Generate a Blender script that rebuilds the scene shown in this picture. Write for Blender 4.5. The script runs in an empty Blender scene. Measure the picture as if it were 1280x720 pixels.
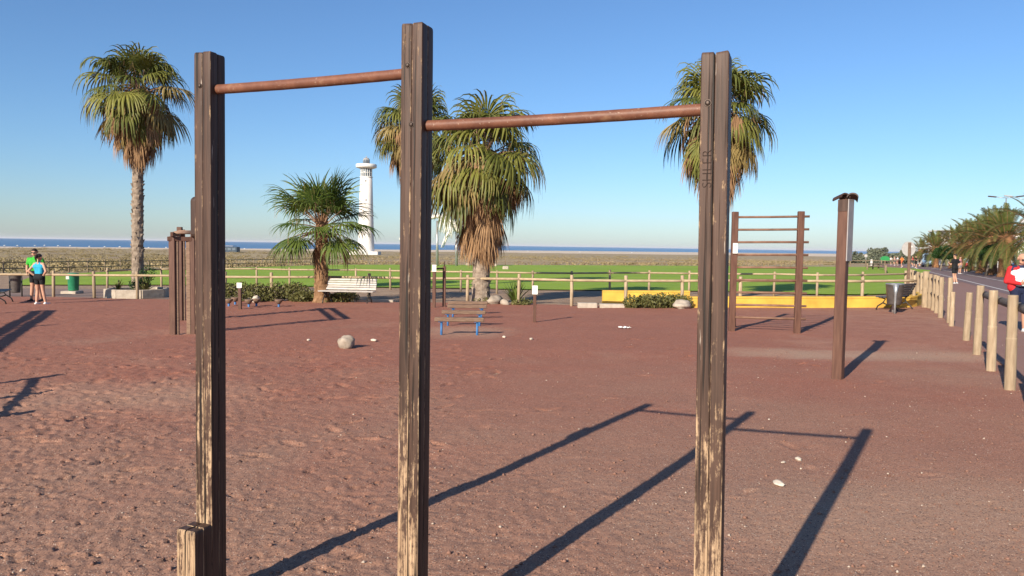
import bpy, bmesh, math, random
import numpy as np
from math import sin, cos, pi, radians, atan2, hypot, sqrt, tan
from mathutils import Vector, Matrix, Quaternion, noise as mnoise

# ------------------------------------------------------------------ camera, sky, sun, exposure
scene = bpy.context.scene
col = scene.collection
FPX, EYE, PITCH, ROLL = 949.0, 1.65, radians(3.19), 0.015
fw = Vector((0, cos(PITCH), -sin(PITCH)))
r0 = Vector((1, 0, 0))
u0 = r0.cross(fw)
rt = cos(ROLL) * r0 + sin(ROLL) * u0
up = -sin(ROLL) * r0 + cos(ROLL) * u0
CAM = Vector((0, 0, EYE))
cd = bpy.data.cameras.new('camera')
cam = bpy.data.objects.new('camera', cd)
col.objects.link(cam)
cd.sensor_width = 36.0
cd.lens = FPX / 1280 * 36.0
cd.clip_start = 0.05
cd.clip_end = 90000
mw = Matrix((rt, up, -fw)).transposed().to_4x4()
mw.translation = CAM
cam.matrix_world = mw
scene.camera = cam

SUN_AZ, SUN_EL = radians(31.3), radians(24.6)          # where shadows run, how high the sun is
SUN_TO = Vector((-sin(SUN_AZ) * cos(SUN_EL), -cos(SUN_AZ) * cos(SUN_EL), sin(SUN_EL)))
world = bpy.data.worlds.new('World')
scene.world = world
world.use_nodes = True
wn, wl = world.node_tree.nodes, world.node_tree.links
wn.clear()
wo = wn.new('ShaderNodeOutputWorld')
wb = wn.new('ShaderNodeBackground')
ws = wn.new('ShaderNodeTexSky')
ws.sky_type = 'NISHITA'
ws.sun_disc = False
ws.sun_elevation = SUN_EL
ws.sun_rotation = pi + SUN_AZ
ws.altitude = 0
ws.air_density = 1.0
ws.dust_density = 0.4
ws.ozone_density = 7.0
wb.inputs['Strength'].default_value = 0.089
wl.new(ws.outputs[0], wb.inputs['Color'])
wl.new(wb.outputs[0], wo.inputs['Surface'])
sd = bpy.data.lights.new('sun', 'SUN')
sd.energy = 4.9
sd.angle = radians(0.53)
sd.color = (1.0, 0.89, 0.73)
sun = bpy.data.objects.new('sun', sd)
col.objects.link(sun)
sun.rotation_euler = SUN_TO.to_track_quat('Z', 'Y').to_euler()
sun.location = (-20, -30, 30)
scene.view_settings.view_transform = 'Standard'
scene.view_settings.look = 'None'
scene.view_settings.exposure = 0.70
scene.view_settings.gamma = 1.0
scene.view_settings.use_curve_mapping = False
scene.cycles.max_bounces = 6
scene.cycles.transparent_max_bounces = 6

RNG = random.Random(7)
NP = np.random.default_rng(11)

# ------------------------------------------------------------------ lie of the land
SEA = -7.5
_SX = [-6000, -3000, -900, -532, 95, 900, 2500, 6000]
_SY = [-6000, -1500, 400, 790, 1580, 2170, 3000, 5200]
def shore(x): return np.interp(x, _SX, _SY)
_PY = [-400, 0, 130, 480, 900, 1600, 9000]
_PZ = [4.92, 0, -1.6, -5.9, -6.5, -7.1, -7.2]
def _vnoise(x, y, seed=0):
    xi = np.floor(x).astype(np.int64); yi = np.floor(y).astype(np.int64)
    xf = x - xi; yf = y - yi
    def h(a, b):
        n = (a * 374761393 + b * 668265263 + seed * 1442695041) & 0xffffffff
        n = ((n ^ (n >> 13)) * 1274126177) & 0xffffffff
        return ((n ^ (n >> 16)) & 0xffff) / 65535.0
    u = xf * xf * xf * (xf * (xf * 6 - 15) + 10); v = yf * yf * yf * (yf * (yf * 6 - 15) + 10)
    a = h(xi, yi); b = h(xi + 1, yi); c = h(xi, yi + 1); d = h(xi + 1, yi + 1)
    return (a * (1 - u) + b * u) * (1 - v) + (c * (1 - u) + d * u) * v
def fbm(x, y, oct=4, seed=0):
    s = 0; amp = 1; tot = 0
    for o in range(oct):
        s = s + amp * _vnoise(x * 2 ** o + 17.3 * o, y * 2 ** o - 9.1 * o, seed + o); tot += amp; amp *= .5
    return s / tot
FCX = [-400, -60, -38, -36, -34, -30, -28, -10, 12, 32, 58, 75, 400]          # back fence line (x, y)
FCY = [20, 40, 55, 66, 82, 110, 121, 124, 124, 122, 114, 112, 60]
def backline(x): return np.interp(x, FCX, FCY)
def land(x, y):
    x = np.asarray(x, float); y = np.asarray(y, float)
    z = .0115 * np.clip(x, -95, 95) + np.interp(y, _PY, _PZ)
    z = z - .0115 * np.clip(x, -95, 95) * np.clip((y - 130) / 200, 0, 1)
    m = np.clip((y - backline(x) - 4) / 40, 0, 1) * (x < 55)
    z = z + m * 1.5 * (fbm(x / 34, y / 34, 3, 5) - .45)
    s = shore(x) - y
    z = np.where(s < 0, SEA + .02 * np.maximum(s, -700), SEA + np.clip(s / 180, 0, 1) * (z - SEA))
    return z
def lz(x, y): return float(land(x, y))
def ray(px, py): return fw + rt * ((px - 640) / FPX) + up * ((360 - py) / FPX)
def G(px, py):
    """the spot on the near sloping ground that a line of sight meets"""
    d = ray(px, py)
    t = -EYE / (d.z - .0115 * d.x + .0123 * d.y)
    p = CAM + d * t
    return Vector((p.x, p.y, lz(p.x, p.y)))
def at(px, py, depth):
    d = ray(px, py)
    return CAM + d * (depth / d.y)
def far(px, depth):
    d = ray(px, 310); p = CAM + d * (depth / d.y)
    return Vector((p.x, p.y, lz(p.x, p.y)))

# ------------------------------------------------------------------ object helpers
def tag(o, label=None, cat=None, group=None, kind=None):
    if label: o['label'] = label
    if cat: o['category'] = cat
    if group: o['group'] = group
    if kind: o['kind'] = kind
    return o
def thing(name, loc, label, cat, rz=0.0, group=None):
    o = bpy.data.objects.new(name, None)
    o.empty_display_size = .1
    col.objects.link(o)
    o.location = loc; o.rotation_euler = (0, 0, rz)
    return tag(o, label, cat, group)
def link(name, me, parent=None, loc=(0, 0, 0), rot=(0, 0, 0), sc=None):
    o = bpy.data.objects.new(name, me)
    col.objects.link(o)
    o.parent = parent; o.location = loc; o.rotation_euler = rot
    if sc is not None: o.scale = (sc, sc, sc) if not hasattr(sc, '__len__') else sc
    return o
def copy_tree(o, parent=None):
    c = o.copy(); col.objects.link(c); c.parent = parent
    for ch in o.children: copy_tree(ch, c)
    return c

class MB:
    def __init__(s): s.v = []; s.f = []; s.mi = []; s.sm = []
    def add(s, vs, fs, mi=0, smooth=False):
        b = len(s.v); s.v += [tuple(p) for p in vs]
        for f in fs: s.f.append(tuple(i + b for i in f)); s.mi.append(mi); s.sm.append(smooth)
        return s
    def box(s, c, size, M=None, mi=0, taper=1.0, bev=0.0):
        c = Vector(c); x, y, z = size[0] / 2, size[1] / 2, size[2] / 2
        if bev > 0:
            b = min(bev, x * .9, y * .9, z * .9); vs = []; fs = []
            for (zz, e) in ((-z, b), (-z + b, 0), (z - b, 0), (z, b)):
                X, Y = x - e, y - e
                for (sx, sy) in ((1, 1), (-1, 1), (-1, -1), (1, -1)):
                    cc = [(sx * X, sy * (Y - b)), (sx * (X - b), sy * Y)]
                    if sx * sy < 0: cc.reverse()
                    for q in cc: vs.append(Vector((q[0], q[1], zz)))
            for r in range(3):
                for k in range(8):
                    k2 = (k + 1) % 8; fs.append((r * 8 + k, r * 8 + k2, r * 8 + 8 + k2, r * 8 + 8 + k))
            fs.append(tuple(range(7, -1, -1))); fs.append(tuple(range(24, 32)))
        else:
            vs = [Vector((sx * x * (taper if sz > 0 else 1), sy * y * (taper if sz > 0 else 1), sz * z)) for sz in (-1, 1) for sy in (-1, 1) for sx in (-1, 1)]
            fs = [(0, 2, 3, 1), (4, 5, 7, 6), (0, 1, 5, 4), (2, 6, 7, 3), (0, 4, 6, 2), (1, 3, 7, 5)]
        if M is not None: vs = [M @ p for p in vs]
        return s.add([p + c for p in vs], fs, mi)
    def tube(s, pts, rad, n=10, mi=0, cap=True, smooth=True, flat=None):
        pts = [Vector(p) for p in pts]
        if not hasattr(rad, '__len__'): rad = [rad] * len(pts)
        vs = []; fs = []; ref = None
        for i, p in enumerate(pts):
            d = (pts[min(i + 1, len(pts) - 1)] - pts[max(i - 1, 0)]).normalized()
            if ref is None:
                ref = Vector((0, 0, 1)) if abs(d.z) < .9 else Vector((1, 0, 0))
            a = (ref - d * ref.dot(d)).normalized(); b = d.cross(a); ref = a
            for k in range(n):
                t = 2 * pi * k / n
                vs.append(p + (a * cos(t) + b * sin(t)) * rad[i])
        for i in range(len(pts) - 1):
            for k in range(n):
                k2 = (k + 1) % n; fs.append((i * n + k, i * n + k2, i * n + n + k2, i * n + n + k))
        s.add(vs, fs, mi, smooth)
        if cap:
            b = len(s.v) - len(vs); e = b + (len(pts) - 1) * n
            s.f.append(tuple(b + k for k in range(n - 1, -1, -1))); s.mi.append(mi); s.sm.append(False)
            s.f.append(tuple(e + k for k in range(n))); s.mi.append(mi); s.sm.append(False)
        return s
    def lathe(s, prof, n=20, c=(0, 0, 0), mi=0, smooth=True):
        c = Vector(c); vs = []; fs = []
        for (r, z) in prof:
            for k in range(n): vs.append(c + Vector((r * cos(2 * pi * k / n), r * sin(2 * pi * k / n), z)))
        for i in range(len(prof) - 1):
            for k in range(n):
                k2 = (k + 1) % n; fs.append((i * n + k, i * n + k2, i * n + n + k2, i * n + n + k))
        s.add(vs, fs, mi, smooth)
        b = len(s.v) - len(vs); e = b + (len(prof) - 1) * n
        s.f.append(tuple(b + k for k in range(n - 1, -1, -1))); s.mi.append(mi); s.sm.append(False)
        s.f.append(tuple(e + k for k in range(n))); s.mi.append(mi); s.sm.append(False)
        return s
    def prism(s, poly, d0, d1, mi=0, axis='z'):
        n = len(poly)
        def q(a, b, h): return (a, b, h) if axis == 'z' else ((a, h, b) if axis == 'y' else (h, a, b))
        vs = [q(a, b, d0) for a, b in poly] + [q(a, b, d1) for a, b in poly]
        fs = [tuple(range(n - 1, -1, -1)), tuple(range(n, 2 * n))] + [(k, (k + 1) % n, n + (k + 1) % n, n + k) for k in range(n)]
        return s.add(vs, fs, mi)
    def ball(s, c, r, n=10, m=7, mi=0, sc=(1, 1, 1), jit=0, seed=0):
        c = Vector(c); vs = []; fs = []
        R = random.Random(seed)
        off = Vector((R.uniform(-9, 9), R.uniform(-9, 9), R.uniform(-9, 9)))
        for i in range(m + 1):
            t = pi * i / m
            for k in range(n):
                a = 2 * pi * k / n
                d = Vector((sin(t) * cos(a), sin(t) * sin(a), cos(t)))
                q = r * (1 + jit * mnoise.noise(d * 1.4 + off) + .4 * jit * mnoise.noise(d * 3.5 + off)) if jit else r
                vs.append(c + Vector((d.x * sc[0], d.y * sc[1], d.z * sc[2])) * q)
        for i in range(m):
            for k in range(n):
                k2 = (k + 1) % n; fs.append((i * n + k, i * n + n + k, i * n + n + k2, i * n + k2))
        return s.add(vs, fs, mi, True)
    def mesh(s, name, mats):
        me = bpy.data.meshes.new(name)
        me.from_pydata(s.v, [], s.f)
        for m in (mats if isinstance(mats, (list, tuple)) else [mats]): me.materials.append(m)
        me.polygons.foreach_set('material_index', s.mi)
        me.polygons.foreach_set('use_smooth', s.sm)
        me.update()
        return me
    def obj(s, name, mats, parent=None, loc=(0, 0, 0), rot=(0, 0, 0)):
        return link(name, s.mesh(name, mats), parent, loc, rot)

def np_mesh(name, v, f, mat, smooth=False):
    """v (n,3), f (m,k) arrays"""
    me = bpy.data.meshes.new(name)
    v = np.asarray(v, np.float32); f = np.asarray(f, np.int32); k = f.shape[1]
    me.vertices.add(len(v)); me.vertices.foreach_set('co', v.ravel())
    me.loops.add(f.size); me.loops.foreach_set('vertex_index', f.ravel())
    me.polygons.add(len(f))
    me.polygons.foreach_set('loop_start', np.arange(0, f.size, k, dtype=np.int32))
    me.polygons.foreach_set('loop_total', np.full(len(f), k, np.int32))
    if smooth: me.polygons.foreach_set('use_smooth', np.ones(len(f), bool))
    me.materials.append(mat)
    me.update(calc_edges=True); me.validate()
    return me

# ------------------------------------------------------------------ materials
class NT:
    def __init__(s, name):
        s.m = bpy.data.materials.new(name); s.m.use_nodes = True
        s.t = s.m.node_tree; s.n = s.t.nodes; s.n.clear()
        s.out = s.n.new('ShaderNodeOutputMaterial'); s.p = s.n.new('ShaderNodeBsdfPrincipled')
        s.t.links.new(s.p.outputs[0], s.out.inputs['Surface'])
        s.p.inputs['Specular IOR Level'].default_value = .3
    def L(s, a, b): s.t.links.new(a, b)
    def co(s, kind='Object', scale=(1, 1, 1)):
        c = s.n.new('ShaderNodeTexCoord'); m = s.n.new('ShaderNodeMapping')
        m.inputs['Scale'].default_value = scale
        s.L(c.outputs[kind], m.inputs[0]); return m.outputs[0]
    def noise(s, vec, scale, detail=4, rough=.55, dist=0):
        n = s.n.new('ShaderNodeTexNoise'); n.inputs['Scale'].default_value = scale
        n.inputs['Detail'].default_value = detail; n.inputs['Roughness'].default_value = rough
        n.inputs['Distortion'].default_value = dist
        s.L(vec, n.inputs['Vector']); return n.outputs['Fac']
    def voro(s, vec, scale, feat='F1', out='Distance'):
        n = s.n.new('ShaderNodeTexVoronoi'); n.inputs['Scale'].default_value = scale; n.feature = feat
        s.L(vec, n.inputs['Vector']); return n.outputs[out]
    def ramp(s, fac, stops):
        n = s.n.new('ShaderNodeValToRGB'); e = n.color_ramp.elements
        while len(e) < len(stops): e.new(.5)
        for k, (p, c) in enumerate(stops):
            e[k].position = p; e[k].color = (c, c, c, 1) if not hasattr(c, '__len__') else (*c, 1)
        s.L(fac, n.inputs[0]); return n.outputs[0]
    def mix(s, fac, a, b, mode='MIX'):
        n = s.n.new('ShaderNodeMix'); n.data_type = 'RGBA'; n.blend_type = mode
        for k, q in ((0, fac), (6, a), (7, b)):
            if isinstance(q, (int, float)): n.inputs[k].default_value = q
            elif isinstance(q, (tuple, list)): n.inputs[k].default_value = (*q, 1)
            else: s.L(q, n.inputs[k])
        return n.outputs[2]
    def math(s, op, a, b=None, c=None, clamp=False):
        n = s.n.new('ShaderNodeMath'); n.operation = op; n.use_clamp = clamp
        for k, q in enumerate((a, b, c)):
            if q is None: continue
            if isinstance(q, (int, float)): n.inputs[k].default_value = q
            else: s.L(q, n.inputs[k])
        return n.outputs[0]
    def sep(s, vec):
        n = s.n.new('ShaderNodeSeparateXYZ'); s.L(vec, n.inputs[0]); return n.outputs
    def rnd(s): return s.n.new('ShaderNodeObjectInfo').outputs['Random']
    def attr(s, name):
        n = s.n.new('ShaderNodeAttribute'); n.attribute_name = name; return n.outputs['Fac']
    def bump(s, h, strength=.5, dist=.01):
        n = s.n.new('ShaderNodeBump'); n.inputs['Strength'].default_value = strength; n.inputs['Distance'].default_value = dist
        s.L(h, n.inputs['Height']); s.L(n.outputs[0], s.p.inputs['Normal'])
    def set(s, color=None, rough=None, metal=None):
        for k, q in (('Base Color', color), ('Roughness', rough), ('Metallic', metal)):
            if q is None: continue
            if isinstance(q, (int, float)): s.p.inputs[k].default_value = q
            elif isinstance(q, (tuple, list)): s.p.inputs[k].default_value = (*q, 1)
            else: s.L(q, s.p.inputs[k])
        return s.m
def simple(name, c1, c2, scale=8, rough=.75, bump=.3, dist=.005, stretch=(1, 1, 1), metal=0, vary=.25, detail=5):
    t = NT(name); v = t.co('Object', stretch); n = t.noise(v, scale, detail)
    c = t.mix(t.ramp(n, [(.3, 0.), (.7, 1.)]), c1, c2)
    if vary:
        c = t.mix(t.math('MULTIPLY', t.rnd(), vary), c, tuple(q * .45 for q in c1))
    if bump: t.bump(n, bump, dist)
    return t.set(c, rough, metal)
def leafmat(name, c1, c2, trans=.25, rough=.5, scale=2.5, vary=.6):
    t = NT(name); n = t.noise(t.co('Object'), scale, 3)
    f = t.math('ADD', t.math('MULTIPLY', t.rnd(), vary), t.math('MULTIPLY', t.ramp(n, [(.3, 0.), (.7, 1.)]), 1 - vary))
    c = t.mix(f, c1, c2); t.set(c, rough)
    tr = t.n.new('ShaderNodeBsdfTranslucent'); t.L(c, tr.inputs['Color'])
    ms = t.n.new('ShaderNodeMixShader'); ms.inputs[0].default_value = trans
    t.L(t.p.outputs[0], ms.inputs[1]); t.L(tr.outputs[0], ms.inputs[2]); t.L(ms.outputs[0], t.out.inputs['Surface'])
    return t.m

def ground_red():
    t = NT('red volcanic grit'); v = t.co('Object')
    big = t.noise(v, .35, 5, .6, .6); mid = t.noise(v, 2.2, 6, .65); fine = t.noise(v, 85, 5, .75)
    red = (.300, .120, .078); grey = (.305, .172, .118); sand = (.42, .28, .195)
    x, y, z = t.sep(v)
    # the bare red cinder lies further back, paler trodden dust close by
    back = t.math('ADD', t.math('MULTIPLY_ADD', y, .06, -.12), t.math('MULTIPLY_ADD', big, .9, -.45), clamp=True)
    c = t.mix(t.ramp(back, [(.1, 0.), (.6, 1.)]), grey, red)
    pt = t.ramp(t.noise(v, .23, 4, .6, .3), [(.57, 0.), (.74, 1.)])
    c = t.mix(t.math('MULTIPLY', pt, .40), c, sand)
    side = t.math('MULTIPLY', t.math('MULTIPLY_ADD', x, .16, -.85, clamp=True), t.ramp(mid, [(.35, .25), (.65, 1.)]))
    c = t.mix(t.math('MULTIPLY', side, .40), c, sand)
    for sx, sy, rx, ry, am in ((6.3, 12.3, 2.6, .9, .75), (4.6, 12.6, 1.6, .8, .6), (-1.0, 15.9, 1.3, 1.6, .55), (-4.6, 8.6, 2.0, 1.3, .4), (2.6, 4.6, 2.4, 1.0, .35)):   # trodden, sandier spots
        e = t.math('ADD', t.math('POWER', t.math('ABSOLUTE', t.math('MULTIPLY_ADD', x, 1 / rx, -sx / rx)), 2.0), t.math('POWER', t.math('ABSOLUTE', t.math('MULTIPLY_ADD', y, 1 / ry, -sy / ry)), 2.0))
        e = t.math('ADD', e, t.math('MULTIPLY_ADD', mid, 1.6, -.8))
        c = t.mix(t.math('MULTIPLY', t.ramp(e, [(0., 1.), (1., 0.)]), am), c, sand)
    c = t.mix(.45, c, t.ramp(mid, [(.25, (.72, .70, .69)), (.75, (1.14, 1.12, 1.1))]), 'MULTIPLY')
    c = t.mix(1.0, c, t.ramp(fine, [(.28, (.45, .42, .42)), (.45, (.98, .97, .97)), (.75, (1.45, 1.40, 1.34))]), 'MULTIPLY')
    g = t.voro(v, 130, 'F1', 'Color'); gs = t.n.new('ShaderNodeSeparateColor'); t.L(g, gs.inputs[0])
    d = t.voro(v, 130)
    light = t.math('MULTIPLY', t.ramp(gs.outputs[0], [(.90, 0.), (.92, 1.)]), t.ramp(d, [(.3, 1.), (.45, 0.)]))
    c = t.mix(t.math('MULTIPLY', light, .8), c, (.66, .55, .44))
    dark = t.ramp(gs.outputs[1], [(.90, 0.), (.93, 1.)])
    c = t.mix(t.math('MULTIPLY', dark, .75), c, (.07, .04, .035))
    h = t.math('ADD', t.math('MULTIPLY', fine, .7), t.math('ADD', t.math('MULTIPLY', t.noise(v, 34, 4, .65), .7), t.math('MULTIPLY', t.math('SUBTRACT', 1.0, d), .25)))
    t.bump(h, .6, .011)
    return t.set(c, .95)
def earth():
    t = NT('sandy earth and scrub'); v = t.co('Object')
    n = t.noise(v, .12, 6, .65); m = t.noise(v, 1.4, 6, .7); f = t.noise(v, 20, 4)
    near = t.mix(t.ramp(m, [(.3, 0.), (.7, 1.)]), (.25, .16, .105), (.38, .27, .18))
    scr = t.mix(t.ramp(m, [(.35, 0.), (.65, 1.)]), (.24, .19, .09), (.44, .34, .20))
    scr = t.mix(t.ramp(n, [(.45, 0.), (.62, .8)]), scr, (.27, .19, .125))
    c = t.mix(t.attr('scrub'), near, scr)
    t.bump(t.math('ADD', m, t.math('MULTIPLY', f, .3)), .8, .12)
    return t.set(c, .95)
def grass():
    t = NT('mown lawn'); v = t.co('Object')
    n = t.noise(v, .16, 6, .7); m = t.noise(v, 1.1, 6, .7); f = t.noise(v, 26, 5, .75)
    c = t.mix(t.ramp(n, [(.32, 0.), (.68, 1.)]), (.185, .300, .020), (.275, .385, .032))
    c = t.mix(t.math('MULTIPLY', t.ramp(m, [(.5, 0.), (.78, 1.)]), .6), c, (.36, .35, .10))
    c = t.mix(.7, c, t.ramp(f, [(.25, (.45, .5, .4)), (.7, (1.25, 1.25, 1.2))]), 'MULTIPLY')
    t.bump(t.math('ADD', f, t.math('MULTIPLY', m, .4)), .4, .04)
    return t.set(c, .9)
def sand():
    t = NT('beach sand'); v = t.co('Object'); n = t.noise(v, .03, 5)
    return t.set(t.mix(n, (.50, .40, .29), (.66, .55, .43)), .95)
def water():
    t = NT('sea water'); v = t.co('Object', (1, 1.0, 1)); n = t.noise(v, .12, 6, .65)
    w = t.noise(t.co('Object', (.25, 1, 1)), .012, 5, .6)
    t.bump(n, .35, 1.0)
    return t.set(t.mix(t.ramp(w, [(.3, 0.), (.7, 1.)]), (.012, .055, .16), (.03, .10, .23)), .28)
def asphalt(name, a, b):
    t = NT(name); v = t.co('Object'); n = t.noise(v, 60, 4, .7); m = t.noise(v, .5, 5, .6)
    c = t.mix(m, a, b); c = t.mix(.5, c, t.ramp(n, [(.3, (.6, .6, .6)), (.7, (1.3, 1.3, 1.3))]), 'MULTIPLY')
    t.bump(n, .4, .01); return t.set(c, .85)
def worn_wood():
    """dark stain worn back to pale timber, more of it lower down and along the edges"""
    t = NT('worn stained post timber'); v = t.co('Object'); x, y, z = t.sep(v)
    r = t.rnd()
    off = t.n.new('ShaderNodeCombineXYZ'); t.L(t.math('MULTIPLY', r, 30.0), off.inputs[2]); t.L(t.math('MULTIPLY', r, 13.0), off.inputs[0])
    ad = t.n.new('ShaderNodeVectorMath'); ad.operation = 'ADD'; t.L(v, ad.inputs[0]); t.L(off.outputs[0], ad.inputs[1])
    def st(sc):
        m = t.n.new('ShaderNodeMapping'); m.inputs['Scale'].default_value = sc; t.L(ad.outputs[0], m.inputs[0]); return m.outputs[0]
    grain = t.noise(st((70, 70, 2.2)), 1.6, 6, .6, .4)
    chip = t.noise(st((34, 34, 4.5)), 1.6, 6, .70, .3)
    blot = t.noise(st((5, 5, 1.4)), 1.5, 4, .6)
    ax = t.math('ABSOLUTE', x); ay = t.math('ABSOLUTE', y)
    edge = t.math('MULTIPLY', t.math('MULTIPLY_ADD', ax, 110, -1.6, clamp=True), t.math('MULTIPLY_ADD', ay, 110, -1.6, clamp=True))
    low = t.math('MULTIPLY_ADD', z, -.55, 1.02, clamp=True)
    nx, ny, nz = t.sep(t.n.new('ShaderNodeTexCoord').outputs['Normal'])
    face = t.math('MULTIPLY_ADD', ny, -2.2, -.4, clamp=True)          # bare timber mainly on the front face, the other faces stay darker
    low = t.math('MULTIPLY', low, t.math('MULTIPLY_ADD', face, .85, .15))
    s = t.math('ADD', t.math('MULTIPLY', chip, 1.15), t.math('MULTIPLY', low, .43))
    s = t.math('ADD', s, t.math('MULTIPLY_ADD', face, .16, -.26))
    flake = t.noise(st((44, 44, 24)), 1.5, 5, .7)
    s = t.math('ADD', s, t.math('MULTIPLY_ADD', flake, .7, -.35))
    s = t.math('ADD', s, t.math('MULTIPLY', edge, .22))
    s = t.math('ADD', s, t.math('MULTIPLY_ADD', blot, .5, -.25))
    s = t.math('ADD', s, t.math('MULTIPLY_ADD', grain, .34, -.17))
    s = t.math('ADD', s, t.math('MULTIPLY_ADD', r, .10, -.05))
    bare = t.ramp(s, [(.66, 0.), (.84, 1.)])
    stain = t.mix(t.ramp(grain, [(.3, 0.), (.7, 1.)]), (.024, .013, .009), (.088, .048, .033))
    fade = t.mix(t.ramp(blot, [(.4, 0.), (.65, .55)]), stain, (.098, .055, .039))
    wood = t.mix(t.ramp(grain, [(.35, 0.), (.6, 1.)]), (.175, .105, .062), (.43, .295, .18))
    c = t.mix(bare, fade, wood)
    scr = t.noise(st((60, 60, 5)), 1.0, 3, .6)
    c = t.mix(t.math('MULTIPLY', t.ramp(scr, [(.69, 0.), (.74, 1.)]), .7), c, (.52, .44, .36))
    crack = t.ramp(t.noise(st((55, 55, .9)), 1.0, 3, .55), [(.36, 0.), (.42, 1.)])
    c = t.mix(t.math('SUBTRACT', 1.0, crack), c, (.012, .008, .006))
    h = t.math('ADD', t.math('MULTIPLY', grain, .5), t.math('MULTIPLY', bare, -.35)); h = t.math('ADD', h, t.math('MULTIPLY', crack, .6))
    t.bump(h, .6, .004)
    return t.set(c, t.mix(bare, (.55, .55, .55), (.85, .85, .85)))
def rust_tube():
    t = NT('worn red brown bar'); v = t.co('Object'); n = t.noise(v, 9, 6, .65); f = t.noise(t.co('Object', (1, 1, 1)), 90, 4, .7)
    c = t.mix(t.ramp(n, [(.3, 0.), (.7, 1.)]), (.105, .040, .025), (.21, .088, .052))
    pal = t.ramp(t.noise(v, 3.2, 5, .7), [(.56, 0.), (.72, 1.)])
    c = t.mix(t.math('MULTIPLY', pal, .75), c, (.34, .21, .12))
    c = t.mix(t.math('MULTIPLY', t.ramp(f, [(.62, 0.), (.7, 1.)]), .6), c, (.48, .36, .27))
    t.bump(f, .3, .003)
    return t.set(c, .5)
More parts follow.
